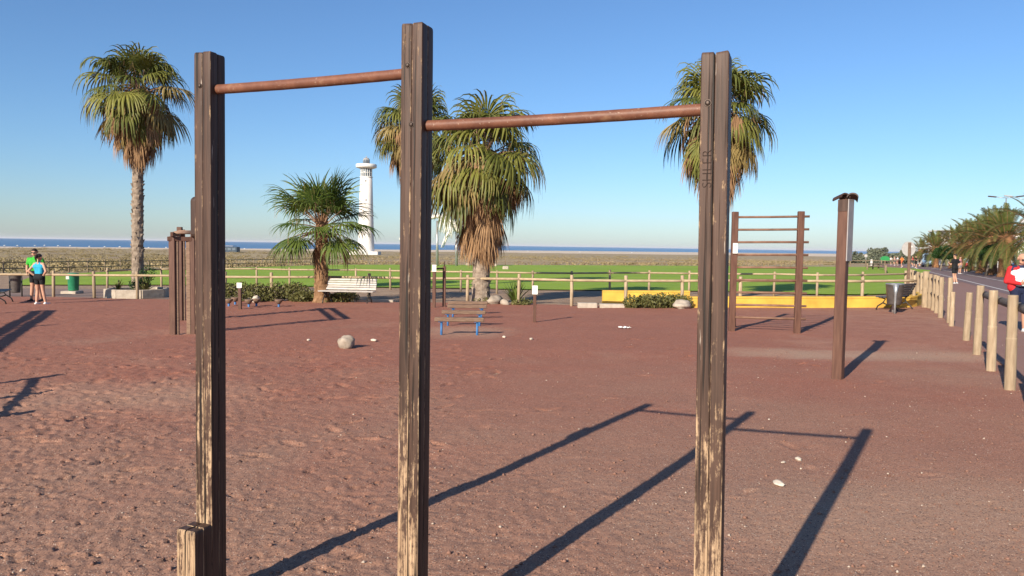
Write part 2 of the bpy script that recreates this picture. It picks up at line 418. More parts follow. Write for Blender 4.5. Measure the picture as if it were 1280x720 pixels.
M = {
 'red': ground_red(), 'earth': earth(), 'lawn': grass(), 'sand': sand(), 'sea': water(),
 'road': asphalt('reddish road asphalt', (.155, .105, .105), (.20, .14, .135)),
 'walk': asphalt('brown promenade paving', (.225, .125, .10), (.29, .165, .13)),
 'path': asphalt('grey brown path', (.20, .135, .108), (.27, .19, .15)),
 'kerb': simple('pale kerb stone', (.42, .36, .29), (.55, .48, .40), 6, .9),
 'paint': simple('white road paint', (.50, .47, .44), (.66, .63, .60), 5, .7, 0, vary=0),
 'post': worn_wood(), 'bar': rust_tube(),
 'bolt': simple('bolt head', (.05, .036, .03), (.11, .08, .065), 60, .45, .2, .001, metal=.5),
 'seamshade': simple('painted seam shade', (.016, .011, .009), (.035, .024, .019), 40, .9),
 'brown': simple('brown stained timber', (.080, .036, .025), (.150, .074, .050), 3, .6, .35, .004, (9, 9, 1)),
 'dark': simple('dark brown board', (.04, .022, .017), (.085, .05, .038), 3, .6, .3, .004, (9, 9, 1)),
 'rung': simple('faded rung timber', (.22, .12, .08), (.38, .25, .17), 6, .65, .3, .003),
 'rungdark': simple('brown rung timber', (.15, .075, .048), (.27, .155, .105), 6, .65, .3, .003),
 'beam': simple('weathered beam', (.13, .078, .055), (.26, .17, .115), 4, .8, .4, .004, (2, 12, 12)),
 'fence': simple('pale pine fence timber', (.28, .20, .128), (.48, .37, .245), 3, .8, .4, .004, (9, 9, 1.2), vary=.35),
 'rail': simple('pale pine rail', (.31, .225, .135), (.50, .385, .245), 3, .8, .3, .004, (1.5, 9, 9)),
 'railgrey': simple('grey weathered rail', (.085, .07, .062), (.20, .165, .14), 3, .85, .5, .005, (2, 9, 9)),
 'farfence': simple('grey brown far fence timber', (.18, .13, .09), (.32, .24, .16), 3, .9, .2),
 'blue': simple('blue painted steel', (.03, .12, .30), (.05, .17, .38), 12, .45, .1, .001),
 'white': simple('white plaque', (.70, .68, .62), (.80, .78, .72), 8, .5, 0, vary=0),
 'print': simple('grey print on plaque', (.25, .25, .24), (.35, .35, .34), 8, .6, 0, vary=0),
 'greyplate': simple('grey plate', (.30, .28, .27), (.40, .37, .36), 9, .55, .1, .001),
 'benchwhite': simple('worn white bench slat', (.38, .335, .30), (.62, .58, .54), 5, .7, .3, .002, (1, 9, 9)),
 'benchdark': simple('dark bench slat', (.055, .05, .05), (.12, .11, .105), 5, .5, .2, .002, (1, 9, 9)),
 'iron': simple('black cast iron', (.018, .017, .017), (.04, .036, .034), 15, .45, .2, .002),
 'bingrey': simple('brown grey bin metal', (.085, .075, .07), (.16, .14, .13), 6, .4, .15, .002, metal=.4),
 'bingreen': simple('green plastic bin', (.02, .17, .085), (.035, .24, .12), 5, .4, .05, .001, vary=0),
 'steel': simple('galvanised steel', (.30, .31, .32), (.45, .46, .47), 12, .4, .1, .001, metal=.6),
 'signback': simple('back of traffic sign', (.42, .40, .38), (.55, .53, .50), 9, .55, .05, .001),
 'conc': simple('rough concrete', (.34, .28, .22), (.50, .43, .35), 7, .95, .6, .012),
 'yellow': simple('yellow painted wall', (.46, .27, .045), (.70, .44, .075), 1.6, .8, .2, .003, vary=0),
 'rock': simple('grey beige rock', (.25, .20, .155), (.44, .37, .30), 5, .95, .7, .02),
 'pebble': simple('pale pebble', (.45, .37, .29), (.66, .58, .48), 30, .9, .3, .003),
 'paper': simple('white paper', (.75, .75, .74), (.82, .82, .81), 20, .8, .2, .004, vary=0),
 'bone': simple('white whale bone', (.66, .63, .57), (.80, .77, .71), 4, .8, .4, .02),
 'tower': simple('white tower render', (.66, .60, .54), (.82, .79, .75), .25, .85, .2, .03, (1, 1, .4)),
 'glassdark': simple('dark window glass', (.02, .025, .03), (.05, .06, .07), 3, .08, 0),
 'lantern': simple('lantern glazing', (.10, .13, .16), (.18, .22, .26), 3, .15, 0),
 'wallwhite': simple('white plaster', (.68, .66, .62), (.80, .78, .75), .6, .85, .1, .01),
 'kiosk': simple('dark blue kiosk wall', (.02, .035, .06), (.05, .08, .11), 1, .5, 0),
 'green_leaf': leafmat('fan palm leaf', (.040, .062, .013), (.250, .240, .050)),
 'young_leaf': leafmat('young fan palm leaf', (.030, .070, .013), (.180, .220, .042)),
 'dry_leaf': leafmat('drying palm leaf', (.14, .095, .035), (.36, .27, .10), .2, .7),
 'dead_leaf': leafmat('dead palm leaf', (.17, .088, .042), (.42, .26, .135), .15, .8),
 'frond': leafmat('date palm frond', (.055, .075, .018), (.17, .175, .048)),
 'ficus': leafmat('dark clipped leaf', (.014, .040, .010), (.045, .095, .022), .15, .4, 6, .2),
 'shrub': leafmat('olive shrub leaf', (.060, .070, .020), (.22, .20, .070), .2, .55, 9, .15),
 'scrubleaf': leafmat('dry scrub leaf', (.14, .115, .05), (.40, .31, .165), .1, .8, .35, .1),
 'fartree': leafmat('distant tree leaf', (.075, .088, .06), (.15, .16, .105), .1, .7, .15, .1),  # paler, greyer leaf colour with the distance haze mixed into it
 'trunk': simple('grey palm trunk', (.15, .11, .08), (.36, .29, .225), 5, .95, .7, .03, (1, 1, 1.6)),
 'trunkred': simple('fibrous red brown trunk', (.13, .065, .032), (.36, .21, .11), 7, .95, .7, .03),
 'dateboot': simple('date palm trunk', (.12, .055, .026), (.33, .165, .075), 4, .95, .7, .04),
 'skin': simple('skin', (.42, .22, .145), (.50, .28, .19), 9, .55, .05, .001, vary=0),
 'hair': simple('dark hair', (.014, .010, .008), (.035, .024, .018), 60, .5, .3, .003, (1, 1, .3), vary=0),
 'rubber': simple('tyre rubber', (.012, .012, .012), (.025, .025, .025), 20, .8, .1, .002),
}
def cloth(name, c): return simple(name, tuple(q * .8 for q in c), c, 14, .85, .25, .004, vary=0)
def carpaint(name, c):
    m = simple(name, c, c, 3, .3, 0, vary=0); m.node_tree.nodes['Principled BSDF'].inputs['Coat Weight'].default_value = .6; return m

# ------------------------------------------------------------------ the setting: terrain, beach, sea
def fan_grid(us, ys):
    U, Y = np.meshgrid(us, ys)
    X = U * (np.abs(Y) + 30)
    n, m = len(ys), len(us)
    idx = np.arange(n * m).reshape(n, m)
    F = np.stack([idx[:-1, :-1], idx[:-1, 1:], idx[1:, 1:], idx[1:, :-1]], -1).reshape(-1, 4)
    return X.ravel(), Y.ravel(), F
ys = np.concatenate([[-400, -200, -100, -60, -30, -15, 0, 8, 16, 24, 32, 40], np.geomspace(46, 4300, 330)])
us = np.concatenate([np.linspace(-6, -1.1, 24), np.linspace(-1.06, 1.06, 210), np.linspace(1.1, 6, 24)])
X, Y, F = fan_grid(us, ys)
Z = land(X, Y)
S = shore(X) - Y
bw = np.interp(X, [-600, -300, 100, 900], [320, 380, 680, 900])          # how deep the beach is
sandy = (S < bw + 60 * (fbm(X / 120, Y / 120, 3, 9) - .5)) & (S > -400)
fs = sandy[F].sum(1) >= 3
V = np.stack([X, Y, Z], -1)
def sub(V, F):
    u, inv = np.unique(F, return_inverse=True); return V[u], inv.reshape(F.shape), u
v1, f1, u1 = sub(V, F[~fs])
me = np_mesh('terrain', v1, f1, M['earth'], True)
aa = me.attributes.new('scrub', 'FLOAT', 'POINT')
aa.data.foreach_set('value', np.clip((Y[u1] - backline(X[u1]) + 3) / 6, 0, 1).astype(np.float32))
tag(link('terrain', me), kind='structure')
v2, f2, u2 = sub(V, F[fs])
tag(link('beach', np_mesh('beach', v2, f2, M['sand'], True)), kind='structure')
sx = np.concatenate([-np.geomspace(60000, 300, 26), np.linspace(-250, 250, 9), np.geomspace(300, 60000, 26)])
sy = np.concatenate([[-6000, -3000, -1000, -200, 100], np.geomspace(300, 60000, 50)])
SXg, SYg = np.meshgrid(sx, sy)
n_, m_ = len(sy), len(sx); idx = np.arange(n_ * m_).reshape(n_, m_)
Fs = np.stack([idx[:-1, :-1], idx[:-1, 1:], idx[1:, 1:], idx[1:, :-1]], -1).reshape(-1, 4)
keep = (SYg.ravel()[Fs].min(1) > shore(SXg.ravel()[Fs].mean(1)) - 1500) & (SYg.ravel()[Fs].max(1) > 150)
vS, fS, _ = sub(np.stack([SXg.ravel(), SYg.ravel(), np.full(SXg.size, SEA)], -1), Fs[keep])
tag(link('sea', np_mesh('sea', vS, fS, M['sea'])), kind='structure')

def sheet(name, pts, mat, lift, step=4.0, kind='structure'):
    """a flat-lying polygon that follows the ground"""
    bm = bmesh.new()
    vs = [bm.verts.new((p[0], p[1], 0)) for p in pts]
    bm.faces.new(vs)
    xs = [p[0] for p in pts]; yy = [p[1] for p in pts]
    for ax, lo, hi in ((0, min(xs), max(xs)), (1, min(yy), max(yy))):
        k = lo + step
        while k < hi:
            no = (1, 0, 0) if ax == 0 else (0, 1, 0); co = (k, 0, 0) if ax == 0 else (0, k, 0)
            bmesh.ops.bisect_plane(bm, geom=bm.verts[:] + bm.edges[:] + bm.faces[:], plane_co=co, plane_no=no)
            k += step
    for v in bm.verts: v.co.z = lz(v.co.x, v.co.y) + lift
    bmesh.ops.recalc_face_normals(bm, faces=bm.faces[:])
    if sum(f.normal.z for f in bm.faces) < 0: bmesh.ops.reverse_faces(bm, faces=bm.faces[:])
    me = bpy.data.meshes.new(name); bm.to_mesh(me); bm.free()
    me.materials.append(mat)
    return tag(link(name, me), kind=kind)
# lawn
front = [G(*p) for p in ((14, 357.5), (60, 357), (130, 357), (200, 357), (290, 358), (380, 359), (470, 360), (560, 361), (640, 362.5), (720, 363.5), (800, 364), (900, 365), (1000, 368.5), (1060, 369.5), (1100, 369), (1127, 367))]
def jag(pts, amp, step):
    out = []
    for a, b in zip(pts[:-1], pts[1:]):
        n = max(1, int((b - a).length / step))
        for k in range(n):
            p = a.lerp(b, k / n); p = p + Vector((RNG.uniform(-amp, amp), RNG.uniform(-amp, amp), 0)); out.append(p)
    return out + [pts[-1]]
front = jag(front, .10, .5)
xs_b = np.linspace(-35.5, 56, 34)
back = [Vector((x, float(backline(x)) - 1.5, 0)) for x in xs_b]
sheet('lawn', front + [Vector((48.5, 88, 0)), Vector((53, 100, 0))] + back[::-1] + [Vector((-36.3, 58, 0))], M['lawn'], .05, 6)

# road, promenade, far pavement: parallel to the line of sight of the street
RD = Vector((.4225, .9063, 0)).normalized(); RNm = Vector((RD.y, -RD.x, 0))
LINE = G(1215, 353.6); LINE.z = 0
def rp(t, o): q = LINE + RD * t + RNm * o; return Vector((q.x, q.y, 0))
def strip(name, o0, o1, t0, t1, mat, lift): return sheet(name, [rp(t0, o0), rp(t1, o0), rp(t1, o1), rp(t0, o1)], mat, lift, 12)
KERB = (G(1226, 342) - LINE).dot(RNm)
strip('promenade', -4.15, -.5, -60, 330, M['walk'], .03)
strip('road', -.5, KERB, -60, 330, M['road'], .036)
strip('pavement', KERB + .25, KERB + 30, -60, 330, M['walk'], .10)
tag(strip('road_edge_line', -.04, .07, -60, 330, M['paint'], .042), kind='structure')
strip('road_lane_line', KERB * .52, KERB * .52 + .12, -60, 330, M['paint'], .042)
mb = MB()
for k in range(130):
    a = rp(-60 + k * 3, KERB); b = rp(-60 + k * 3 + 2.97, KERB + .25)
    q = [rp(-60 + k * 3, KERB), rp(-60 + k * 3 + 2.97, KERB), rp(-60 + k * 3 + 2.97, KERB + .25), rp(-60 + k * 3, KERB + .25)]
    z = lz(q[0].x, q[0].y)
    mb.add([(p.x, p.y, z - .05) for p in q] + [(p.x, p.y, z + .125) for p in q], [(4, 5, 6, 7), (0, 4, 7, 3), (0, 1, 5, 4), (1, 2, 6, 5), (2, 3, 7, 6)])
tag(mb.obj('kerb', M['kerb']), kind='structure')
# grey path beyond the first fence on the left
sheet('footpath', [G(-260, 372), G(-40, 371.5), G(110, 372.4), G(215, 374), G(330, 376), G(330, 371), G(200, 363.5), G(100, 361), G(-40, 361), G(-260, 362)], M['path'], .008, 8)

# ------------------------------------------------------------------ red exercise ground with footprints
def axis_dense():
    y = [2.2]
    while y[-1] < 29.5: y.append(y[-1] + max(.014, y[-1] * .0042))
    return np.array(y)
gy = np.concatenate([np.linspace(-9, 2.1, 26), axis_dense()])
gu = np.concatenate([np.linspace(-2.4, -.80, 40), np.arange(-.79, .791, .0036), np.linspace(.80, 2.4, 40)])
U_, Y_ = np.meshgrid(gu, gy)
X_ = U_ * np.maximum(Y_, 2.2 + 0 * Y_)
Xr, Yr = X_.ravel(), Y_.ravel()
rough = np.clip(.40 - .14 * Xr, .09, .80) * (.55 + .9 * fbm(Xr / 2.3, Yr / 2.3, 2, 31))
dz = .04 * (fbm(Xr / 1.9, Yr / 1.9, 2, 1) - .5)
lump = fbm(Xr / .30 + .4 * fbm(Xr, Yr, 2, 77), Yr / .24, 3, 2)
dz = dz + rough * .014 * (lump - .5) + rough * .024 * (fbm(Xr / .085, Yr / .08, 3, 3) - .5) + (.006 + .012 * rough) * (fbm(Xr / .032, Yr / .032, 2, 4) - .5)
R2 = np.random.default_rng(5)
def prints(n, xr, yr, depth, sz=1.0):
    global dz
    for _ in range(n):
        cx = R2.uniform(*xr); cy = R2.uniform(*yr)
        if abs(cx) > .8 * cy: continue
        a = R2.uniform(0, pi) if R2.random() < .5 else R2.normal(.6, .3)
        w, l = sz * R2.uniform(.035, .055), sz * R2.uniform(.09, .15); d = depth * R2.uniform(.4, 1)
        sel = np.where((np.abs(Xr - cx) < .3) & (np.abs(Yr - cy) < .3))[0]
        if not len(sel): continue
        ex = (Xr[sel] - cx) * cos(a) + (Yr[sel] - cy) * sin(a); ey = -(Xr[sel] - cx) * sin(a) + (Yr[sel] - cy) * cos(a)
        q = np.sqrt((ex / l) ** 2 + (ey / w) ** 2)
        dz[sel] += -d * np.exp(-q ** 4) + .45 * d * np.exp(-((q - 1.45) / .35) ** 2)
prints(240, (-9, -.2), (5.6, 13), .026)
prints(1100, (-8, -.6), (3.6, 11), .024, .33)
prints(260, (-3, 5), (3.6, 9), .008, .3)
prints(40, (-6, 2.5), (5, 9), .012)
prints(90, (-14, 6), (9, 22), .028)
prints(40, (.5, 8), (5, 14), .006)
Zr = land(Xr, Yr) + .03 + dz * np.clip((28 - Yr) / 4, 0.1, 1)
n_, m_ = U_.shape; idx = np.arange(n_ * m_).reshape(n_, m_)
Fr = np.stack([idx[:-1, :-1], idx[:-1, 1:], idx[1:, 1:], idx[1:, :-1]], -1).reshape(-1, 4)
# far edge of the red ground follows the first fence; on the right it meets the promenade
EX = [-60, -20, -17, -13.8, -9, -6.6, -1, 2, 6, 11.3, 13, 15, 60]
EY = [28.6, 28.4, 28.3, 27.2, 26.6, 26.0, 25.6, 24.6, 24.3, 24.7, 25.6, 29.3, 29.3]
cx_ = Xr[Fr].mean(1); cy_ = Yr[Fr].mean(1)
dl = (cx_ - LINE.x) * RNm.x + (cy_ - LINE.y) * RNm.y
kp = (cy_ < np.interp(cx_, EX, EY) + .16 * (fbm(cx_ / .4, cy_ / .4, 3, 8) - .5)) & (dl < -4.0 + .3 * (fbm(cx_ / .6, cy_ / .6, 3, 12) - .5))
vR, fR, _ = sub(np.stack([Xr, Yr, Zr], -1), Fr[kp])
tag(link('exercise_ground', np_mesh('exercise_ground', vR, fR, M['red'], True)), kind='structure')
# look-up of the actual surface so that things stand on it
def gz(x, y):
    j = int(np.clip(np.searchsorted(gy, y), 1, n_ - 1)); u = x / max(y, 2.2)
    k = int(np.clip(np.searchsorted(gu, u), 1, m_ - 1))
    return float(Zr.reshape(n_, m_)[j, k])
def GR(px, py):
    p = G(px, py); return Vector((p.x, p.y, gz(p.x, p.y)))

# grit and small stones lying on it
def grit(name, n, size, xr, mat, seed, label):
    R = np.random.default_rng(seed); vs = []; fs = []; b = 0
    base = np.array([[1, 0, 0], [0, 1, 0], [-1, 0, 0], [0, -1, 0], [0, 0, .8], [0, 0, -.4]]); tri = np.array([[0, 1, 4], [1, 2, 4], [2, 3, 4], [3, 0, 4], [1, 0, 5], [2, 1, 5], [3, 2, 5], [0, 3, 5]])
    cnt = 0
    while cnt < n:
        y = 3.4 * (14 / 3.4) ** R.random(); u = R.uniform(*xr); x = u * y
        s = size * (R.pareto(3.0) * .6 + .45); s = min(s, size * 3.2)
        a = R.uniform(0, 2 * pi); ca, sa = cos(a), sin(a)
        q = base * s * R.uniform(.55, 1.3, (6, 3)); q = np.stack([q[:, 0] * ca - q[:, 1] * sa, q[:, 0] * sa + q[:, 1] * ca, q[:, 2]], -1)
        vs.append(q + [x, y, gz(x, y) + s * .25]); fs.append(tri + b); b += 6; cnt += 1
    o = link(name, np_mesh(name, np.concatenate(vs), np.concatenate(fs), mat))
    return tag(o, label, 'grit', None, 'stuff')
gritdark = simple('dark cinder grit', (.20, .10, .072), (.36, .20, .145), 3, .95, 0)
gritpale = simple('pale grit', (.42, .32, .25), (.62, .53, .44), 4, .95, 0)
grit('cinder_grit', 24000, .0058, (-.75, .75), gritdark, 3, 'loose dark red cinder grit scattered over the exercise ground')
grit('pale_grit', 4600, .0044, (-.75, .75), gritpale, 4, 'tiny pale stone chips scattered over the red ground')

# ------------------------------------------------------------------ pull-up bars in the foreground
RZ = radians(-21.5)
W = .094
def batten_mesh(w, h, seed, r=.0036, nz=26):
    """a sawn length with rounded arrises and slightly wavy faces, origin at its foot"""
    R = random.Random(seed); prof = []
    for (sx, sy, a0) in ((1, 1, 0), (-1, 1, 90), (-1, -1, 180), (1, -1, 270)):
        for k in range(4):
            a = radians(a0 + 30 * k); prof.append((sx * (w / 2 - r) + r * cos(a), sy * (w / 2 - r) + r * sin(a)))
    n = len(prof); vs = []; fs = []
    off = Vector((R.uniform(-9, 9), R.uniform(-9, 9), R.uniform(-9, 9)))
    zs = [h * k / nz for k in range(nz)] + [h - .012, h - .004, h]
    for i, z in enumerate(zs):
        sh = 1.0 if z < h - .0121 else (.985 if z < h - .005 else (.94 if z < h - .001 else .82))
        for (x, y) in prof:
            d = 1 + .018 * mnoise.noise(Vector((x * 30, y * 30, z * 5)) + off) + .012 * mnoise.noise(Vector((x * 80, y * 80, z * 1.5)) + off)
            zz = z + (.003 * mnoise.noise(Vector((x * 60, y * 60, 3)) + off) if i >= nz else 0)
            vs.append((x * sh * d, y * sh * d, zz))
    for i in range(len(zs) - 1):
        for k in range(n):
            k2 = (k + 1) % n; fs.append((i * n + k, i * n + k2, i * n + n + k2, i * n + n + k))
    mb = MB(); mb.add(vs, fs, 0, True); mb.add(vs[-n:], [tuple(range(n))], 0, False)
    return mb.mesh('batten', M['post'])
def make_post(root, base, top, seed, w=W, rz=RZ):
    """base and top are world points; built in the local frame of root"""
    h = (top - base).length
    mb = MB(); mb.box((0, 0, h / 2 - .01), (w * .86, w * .86, h - .05)); core = mb.obj('post', M['seamshade'], root)  # near-black core: shade of the seams between battens put into its colour
    q = Vector((0, 0, 1)).rotation_difference((top - base).normalized()) @ Quaternion((0, 0, 1), rz)
    core.rotation_mode = 'QUATERNION'; core.rotation_quaternion = q
    core.location = base - root.location
    bw = w / 2 - .0008
    for k, (sx, sy) in enumerate(((-1, -1), (1, -1), (-1, 1), (1, 1))):
        link('batten', batten_mesh(bw, h + RNG.uniform(-.002, .002), seed * 10 + k), core, (sx * w / 4, sy * w / 4, 0))
    return core
PB = [(-1.388, 3.474), (-.390, 3.046), (.728, 2.652)]
PT = [at(262, 68, 3.474), at(522, 33, 3.046), at(896, 69, 2.652)]
pbase = [Vector((x, y, lz(x, y) - .25)) for x, y in PB]
pull = thing('pull_up_bars', (PB[1][0], PB[1][1], lz(*PB[1])), 'tall wooden pull-up station with three worn posts and two brown bars, nearest the viewer', 'pull-up bars')
posts = []
for k in range(3):
    b = pbase[k]; t = PT[k]; d = (t - b).normalized()
    posts.append(make_post(pull, b, t, 3 + k))
def bolt(core, x, z, r=.009):
    mb = MB(); mb.lathe([(r, 0), (r, .002), (r * .8, .005), (r * .35, .0065)], 14)
    mb.obj('bolt', M['bolt'], core, (x, -W / 2 - .0005, z), (radians(90), 0, 0))
    m2 = MB(); m2.lathe([(r * 1.3, 0), (r * 1.3, .0010), (r * 1.2, .0014)], 16); m2.obj('washer', M['bolt'], core, (x, -W / 2 + .0005, z), (radians(90), 0, 0))
def pbar(a, b, r, name='bar'):
    root = pull.location; n = 24; pts = []; rad = []
    for k in range(n + 1):
        t = k / n; pts.append(a.lerp(b, t) - root + Vector((0, 0, -.004 * sin(pi * t)))); rad.append(r * (1 + .012 * sin(k * 2.3)))
    mb = MB(); mb.tube(pts, rad, 20); return mb.obj(name, M['bar'], pull)
def onpost(k, zc): t = (zc - pbase[k].z) / (PT[k].z - pbase[k].z); return pbase[k].lerp(PT[k], t)
zL1 = at(262, 112.5, 3.474).z; zC1 = at(522, 91, 3.046).z
zC2 = at(522, 158, 3.046).z; zR2 = at(896, 136, 2.652).z
pbar(onpost(0, zL1), onpost(1, zC1), .0215)
pbar(onpost(1, zC2), onpost(2, zR2), .0215)
def hz(k, z): return (z - pbase[k].z) / ((PT[k].z - pbase[k].z) / (PT[k] - pbase[k]).length)
bolt(posts[0], -.012, hz(0, zL1 + .01)); bolt(posts[1], -.016, hz(1, zC1 + .02)); bolt(posts[1], .002, hz(1, zC2)); bolt(posts[2], -.022, hz(2, at(893, 131, 2.652).z), .010)
# letters cut into the right post, reading upwards
cu = bpy.data.curves.new('carved_letters', 'FONT'); cu.body = 'SHLER'; cu.size = .046; cu.extrude = .0006; cu.space_character = 1.05; cu.align_x = 'LEFT'
cu.offset = -.0012
co_ = bpy.data.objects.new('carved_letters', cu); col.objects.link(co_)
dg = bpy.context.evaluated_depsgraph_get()
lm = bpy.data.meshes.new_from_object(co_.evaluated_get(dg)); col.objects.unlink(co_); bpy.data.objects.remove(co_)
lm.materials.clear(); lm.materials.append(simple('shallow carved groove', (.030, .019, .015), (.055, .035, .028), 40, .9))
lo = link('carved_letters', lm, posts[2], (-.006, -W / 2 - .0012, hz(2, at(886, 236, 2.652).z)))
lo.rotation_euler = Matrix(((0, -1, 0), (0, 0, -1), (1, 0, 0))).to_euler()
# board fixed to the far side of the left post
p = at(242, 272, 3.5)
mb = MB(); pr = []
for k in range(9): a = pi * k / 8; pr.append((.055 * cos(a), .075 + .025 * sin(a)))
for k in range(9): a = pi + pi * k / 8; pr.append((.055 * cos(a), -.075 + .025 * sin(a)))
mb.prism(pr, -.015, .015, axis='x')
bo = mb.obj('instruction_board', M['dark'], pull); 
lp = onpost(0, p.z) - pull.location
dirx = Vector((cos(RZ), sin(RZ), 0)); diry = Vector((-sin(RZ), cos(RZ), 0))
bo.location = lp - dirx * (W / 2 + .019) + diry * .02; bo.rotation_euler = (0, 0, RZ)

# short stub post in front of the left post
sp = at(242, 658, 3.385)
stub = thing('stub_post', (sp.x, sp.y, lz(sp.x, sp.y)), 'short weathered stub post standing at the foot of the left pull-up post', 'post')
make_post(stub, Vector((sp.x, sp.y, lz(sp.x, sp.y) - .2)), Vector((sp.x + .004, sp.y, sp.z)), 9, .106)

# ------------------------------------------------------------------ other exercise stations
def beam(mb, a, b, w, h, mi=0, bev=.008):
    a = Vector(a); b = Vector(b); d = b - a; L = d.length
    q = d.normalized().to_track_quat('X', 'Z').to_matrix()
    mb.box((a + b) / 2, (L, w, h), q, mi, bev=bev); return mb
# ladder of horizontal rungs (wall bars)
pR = GR(996, 418); pL = GR(914.5, 415.5)
mid = (pR + pL) / 2
wb_ = thing('wall_bars', mid, 'tall brown wooden wall bars with nine thin rungs against the lawn', 'wall bars')
ax = (pR - pL); ax.z = 0; wd = ax.length; ax.normalize(); ay = Vector((-ax.y, ax.x, 0))
HW = 2.56
for s, p in ((-1, pL), (1, pR)):
    q = p - mid
    mb = MB(); beam(mb, q + Vector((0, 0, -.15)), q + Vector((0, 0, HW)) + ay * .0, .09, .13); mb.obj('upright', M['brown'], wb_)
    mb = MB(); beam(mb, q + ay * .95 + ax * .06 + Vector((0, 0, -.15)), q + ay * .09 + ax * .01 + Vector((0, 0, 1.05)), .07, .10); mb.obj('prop', M['brown'], wb_)
for k in range(9):
    z = .30 + k * .268
    a = pL - mid - ax * .03 + Vector((0, 0, z)); b = pR - mid + ax * .17 + Vector((0, 0, z + .01))
    mb = MB(); mb.tube([a, a.lerp(b, .5) + Vector((0, 0, RNG.uniform(-.006, .004))), b], .024, 10); mb.obj('rung', M['rungdark'], wb_)
mb = MB(); mb.box(pL - mid + Vector((0, -.075, 1.78)), (.10, .012, .22)); pq = mb.obj('plaque', M['white'], wb_)
for k in range(4):
    mb = MB(); mb.box(pL - mid + Vector((0, -.083, 1.84 - k * .035)), (.06, .003, .012)); mb.obj('print_line', M['print'], pq)

# single post with two curved caps
pp = GR(1047, 477)
sg = thing('capped_post', pp, 'tall brown post with two curved dark caps and a grey plate, beside the wall bars', 'post', radians(-42))
HP = 2.35
mb = MB(); mb.box((0, 0, HP / 2 - .1), (.125, .125, HP + .2), bev=.008); mb.obj('upright', M['brown'], sg)
mb = MB(); mb.box((.072, .03, HP - .40), (.014, .20, .80), bev=.003); mb.obj('side_plate', M['greyplate'], sg)
mb = MB(); mb.box((0, -.066, HP - .08), (.120, .008, .15)); mb.obj('front_plate', M['dark'], sg)
for c_, l0, l1, yaw in ((Vector((-.035, -.02, HP + .005)), -.09, .09, 55), (Vector((.085, .03, HP + .008)), -.08, .15, 20)):
    mb = MB(); pr = []
    for k in range(13): a = pi * k / 12; pr.append((.070 * cos(a), .058 * sin(a)))
    for k in range(13): a = pi - pi * k / 12; pr.append((.060 * cos(a), .044 * sin(a) - .006))
    mb.prism(pr, l0, l1, axis='y'); mb.obj('cap', M['dark'], sg, c_, (radians(-14), 0, radians(yaw)))

# inclined hand ladder standing end-on at the left
hf = GR(229, 419); hr = GR(236, 401.5)
hd = (hr - hf); hd.z = 0; HLn = hd.length; hd.normalize(); hx = Vector((hd.y, -hd.x, 0))
hl = thing('hand_ladder', hf, 'brown horizontal hand ladder seen end-on behind the left pull-up post', 'hand ladder')
hr = hr - hf
for e, (o, ht) in enumerate(((Vector((0, 0, 0)), 1.98), (hr, 2.28))):
    for s in (-1, 1):
        mb = MB(); q = o + hx * s * .185
        beam(mb, q + Vector((0, 0, -.15)), q + Vector((0, 0, ht)), .085, .12); mb.obj('upright', M['brown'], hl)
        mb = MB(); beam(mb, q - hx * s * .075 + Vector((0, 0, -.15)), q - hx * s * .075 + Vector((0, 0, ht - .06)), .05, .085); mb.obj('cleat', M['beam'], hl)
for s in (-1, 1):
    mb = MB(); beam(mb, hx * s * .185 + hd * -.15 + Vector((0, 0, 2.02)), hr + hx * s * .185 + hd * .2 + Vector((0, 0, 2.10)), .06, .09); mb.obj('side_rail', M['brown'], hl)
for k in range(9):
    c = hd * (HLn * (k + .3) / 8.6) + Vector((0, 0, 2.05 + .01 * k))
    mb = MB(); mb.tube([c - hx * .20, c + hx * .20], .02, 10); mb.obj('rung', M['rung'], hl)
mb = MB(); beam(mb, -hx * .27 + Vector((0, -.02, 1.93)), hx * .27 + Vector((0, -.02, 1.93)), .05, .09); mb.obj('cross_beam', M['brown'], hl)

# stations just outside the frame on the left whose shadows reach in
def back_from(px, py, h):
    p = G(px, py); q = p - Vector((sin(SUN_AZ), cos(SUN_AZ), 0)) * (h / tan(SUN_EL)); q.z = lz(q.x, q.y); return q
ts = [back_from(80, 471, 1.35), back_from(74, 491, 1.35), back_from(46, 516.5, 1.35)]
dip = thing('dip_bars', ts[1], 'low wooden dip bars outside the left edge whose shadow falls on the red ground', 'dip bars')
for q in ts:
    mb = MB(); b = q - ts[1]; beam(mb, b + Vector((0, 0, -.1)), b + Vector((0, 0, 1.35)), .09, .09); mb.obj('upright', M['brown'], dip)
for a, b in ((ts[0], ts[1]), (ts[1], ts[2])):
    mb = MB(); beam(mb, a - ts[1] + Vector((0, 0, 1.2)), b - ts[1] + Vector((0, 0, 1.2)), .05, .055); mb.obj('rail', M['brown'], dip)
RH = 2.0
e0 = back_from(-14, 443, RH); e1 = back_from(56, 389.5, RH); pm = back_from(73, 407.5, 2.35)
big = thing('hand_ladder', e1, 'brown overhead ladder outside the left edge whose slanting shadow crosses the red ground', 'hand ladder')
dv = (e0 - e1); dv.z = 0; LN = dv.length; dv.normalize(); sv = Vector((dv.y, -dv.x, 0))
for s_ in (-1, 1):
    mb = MB(); beam(mb, sv * s_ * .17 + Vector((0, 0, RH)), sv * s_ * .17 + dv * LN + Vector((0, 0, RH + .1)), .12, .10); mb.obj('side_rail', M['brown'], big)
for k in range(26):
    c = dv * (LN * (k + .5) / 26) + Vector((0, 0, RH + .05)); mb = MB(); mb.box(c, (.09, .36, .04), Matrix.Rotation(atan2(dv.y, dv.x), 3, 'Z')); mb.obj('rung', M['beam'], big)
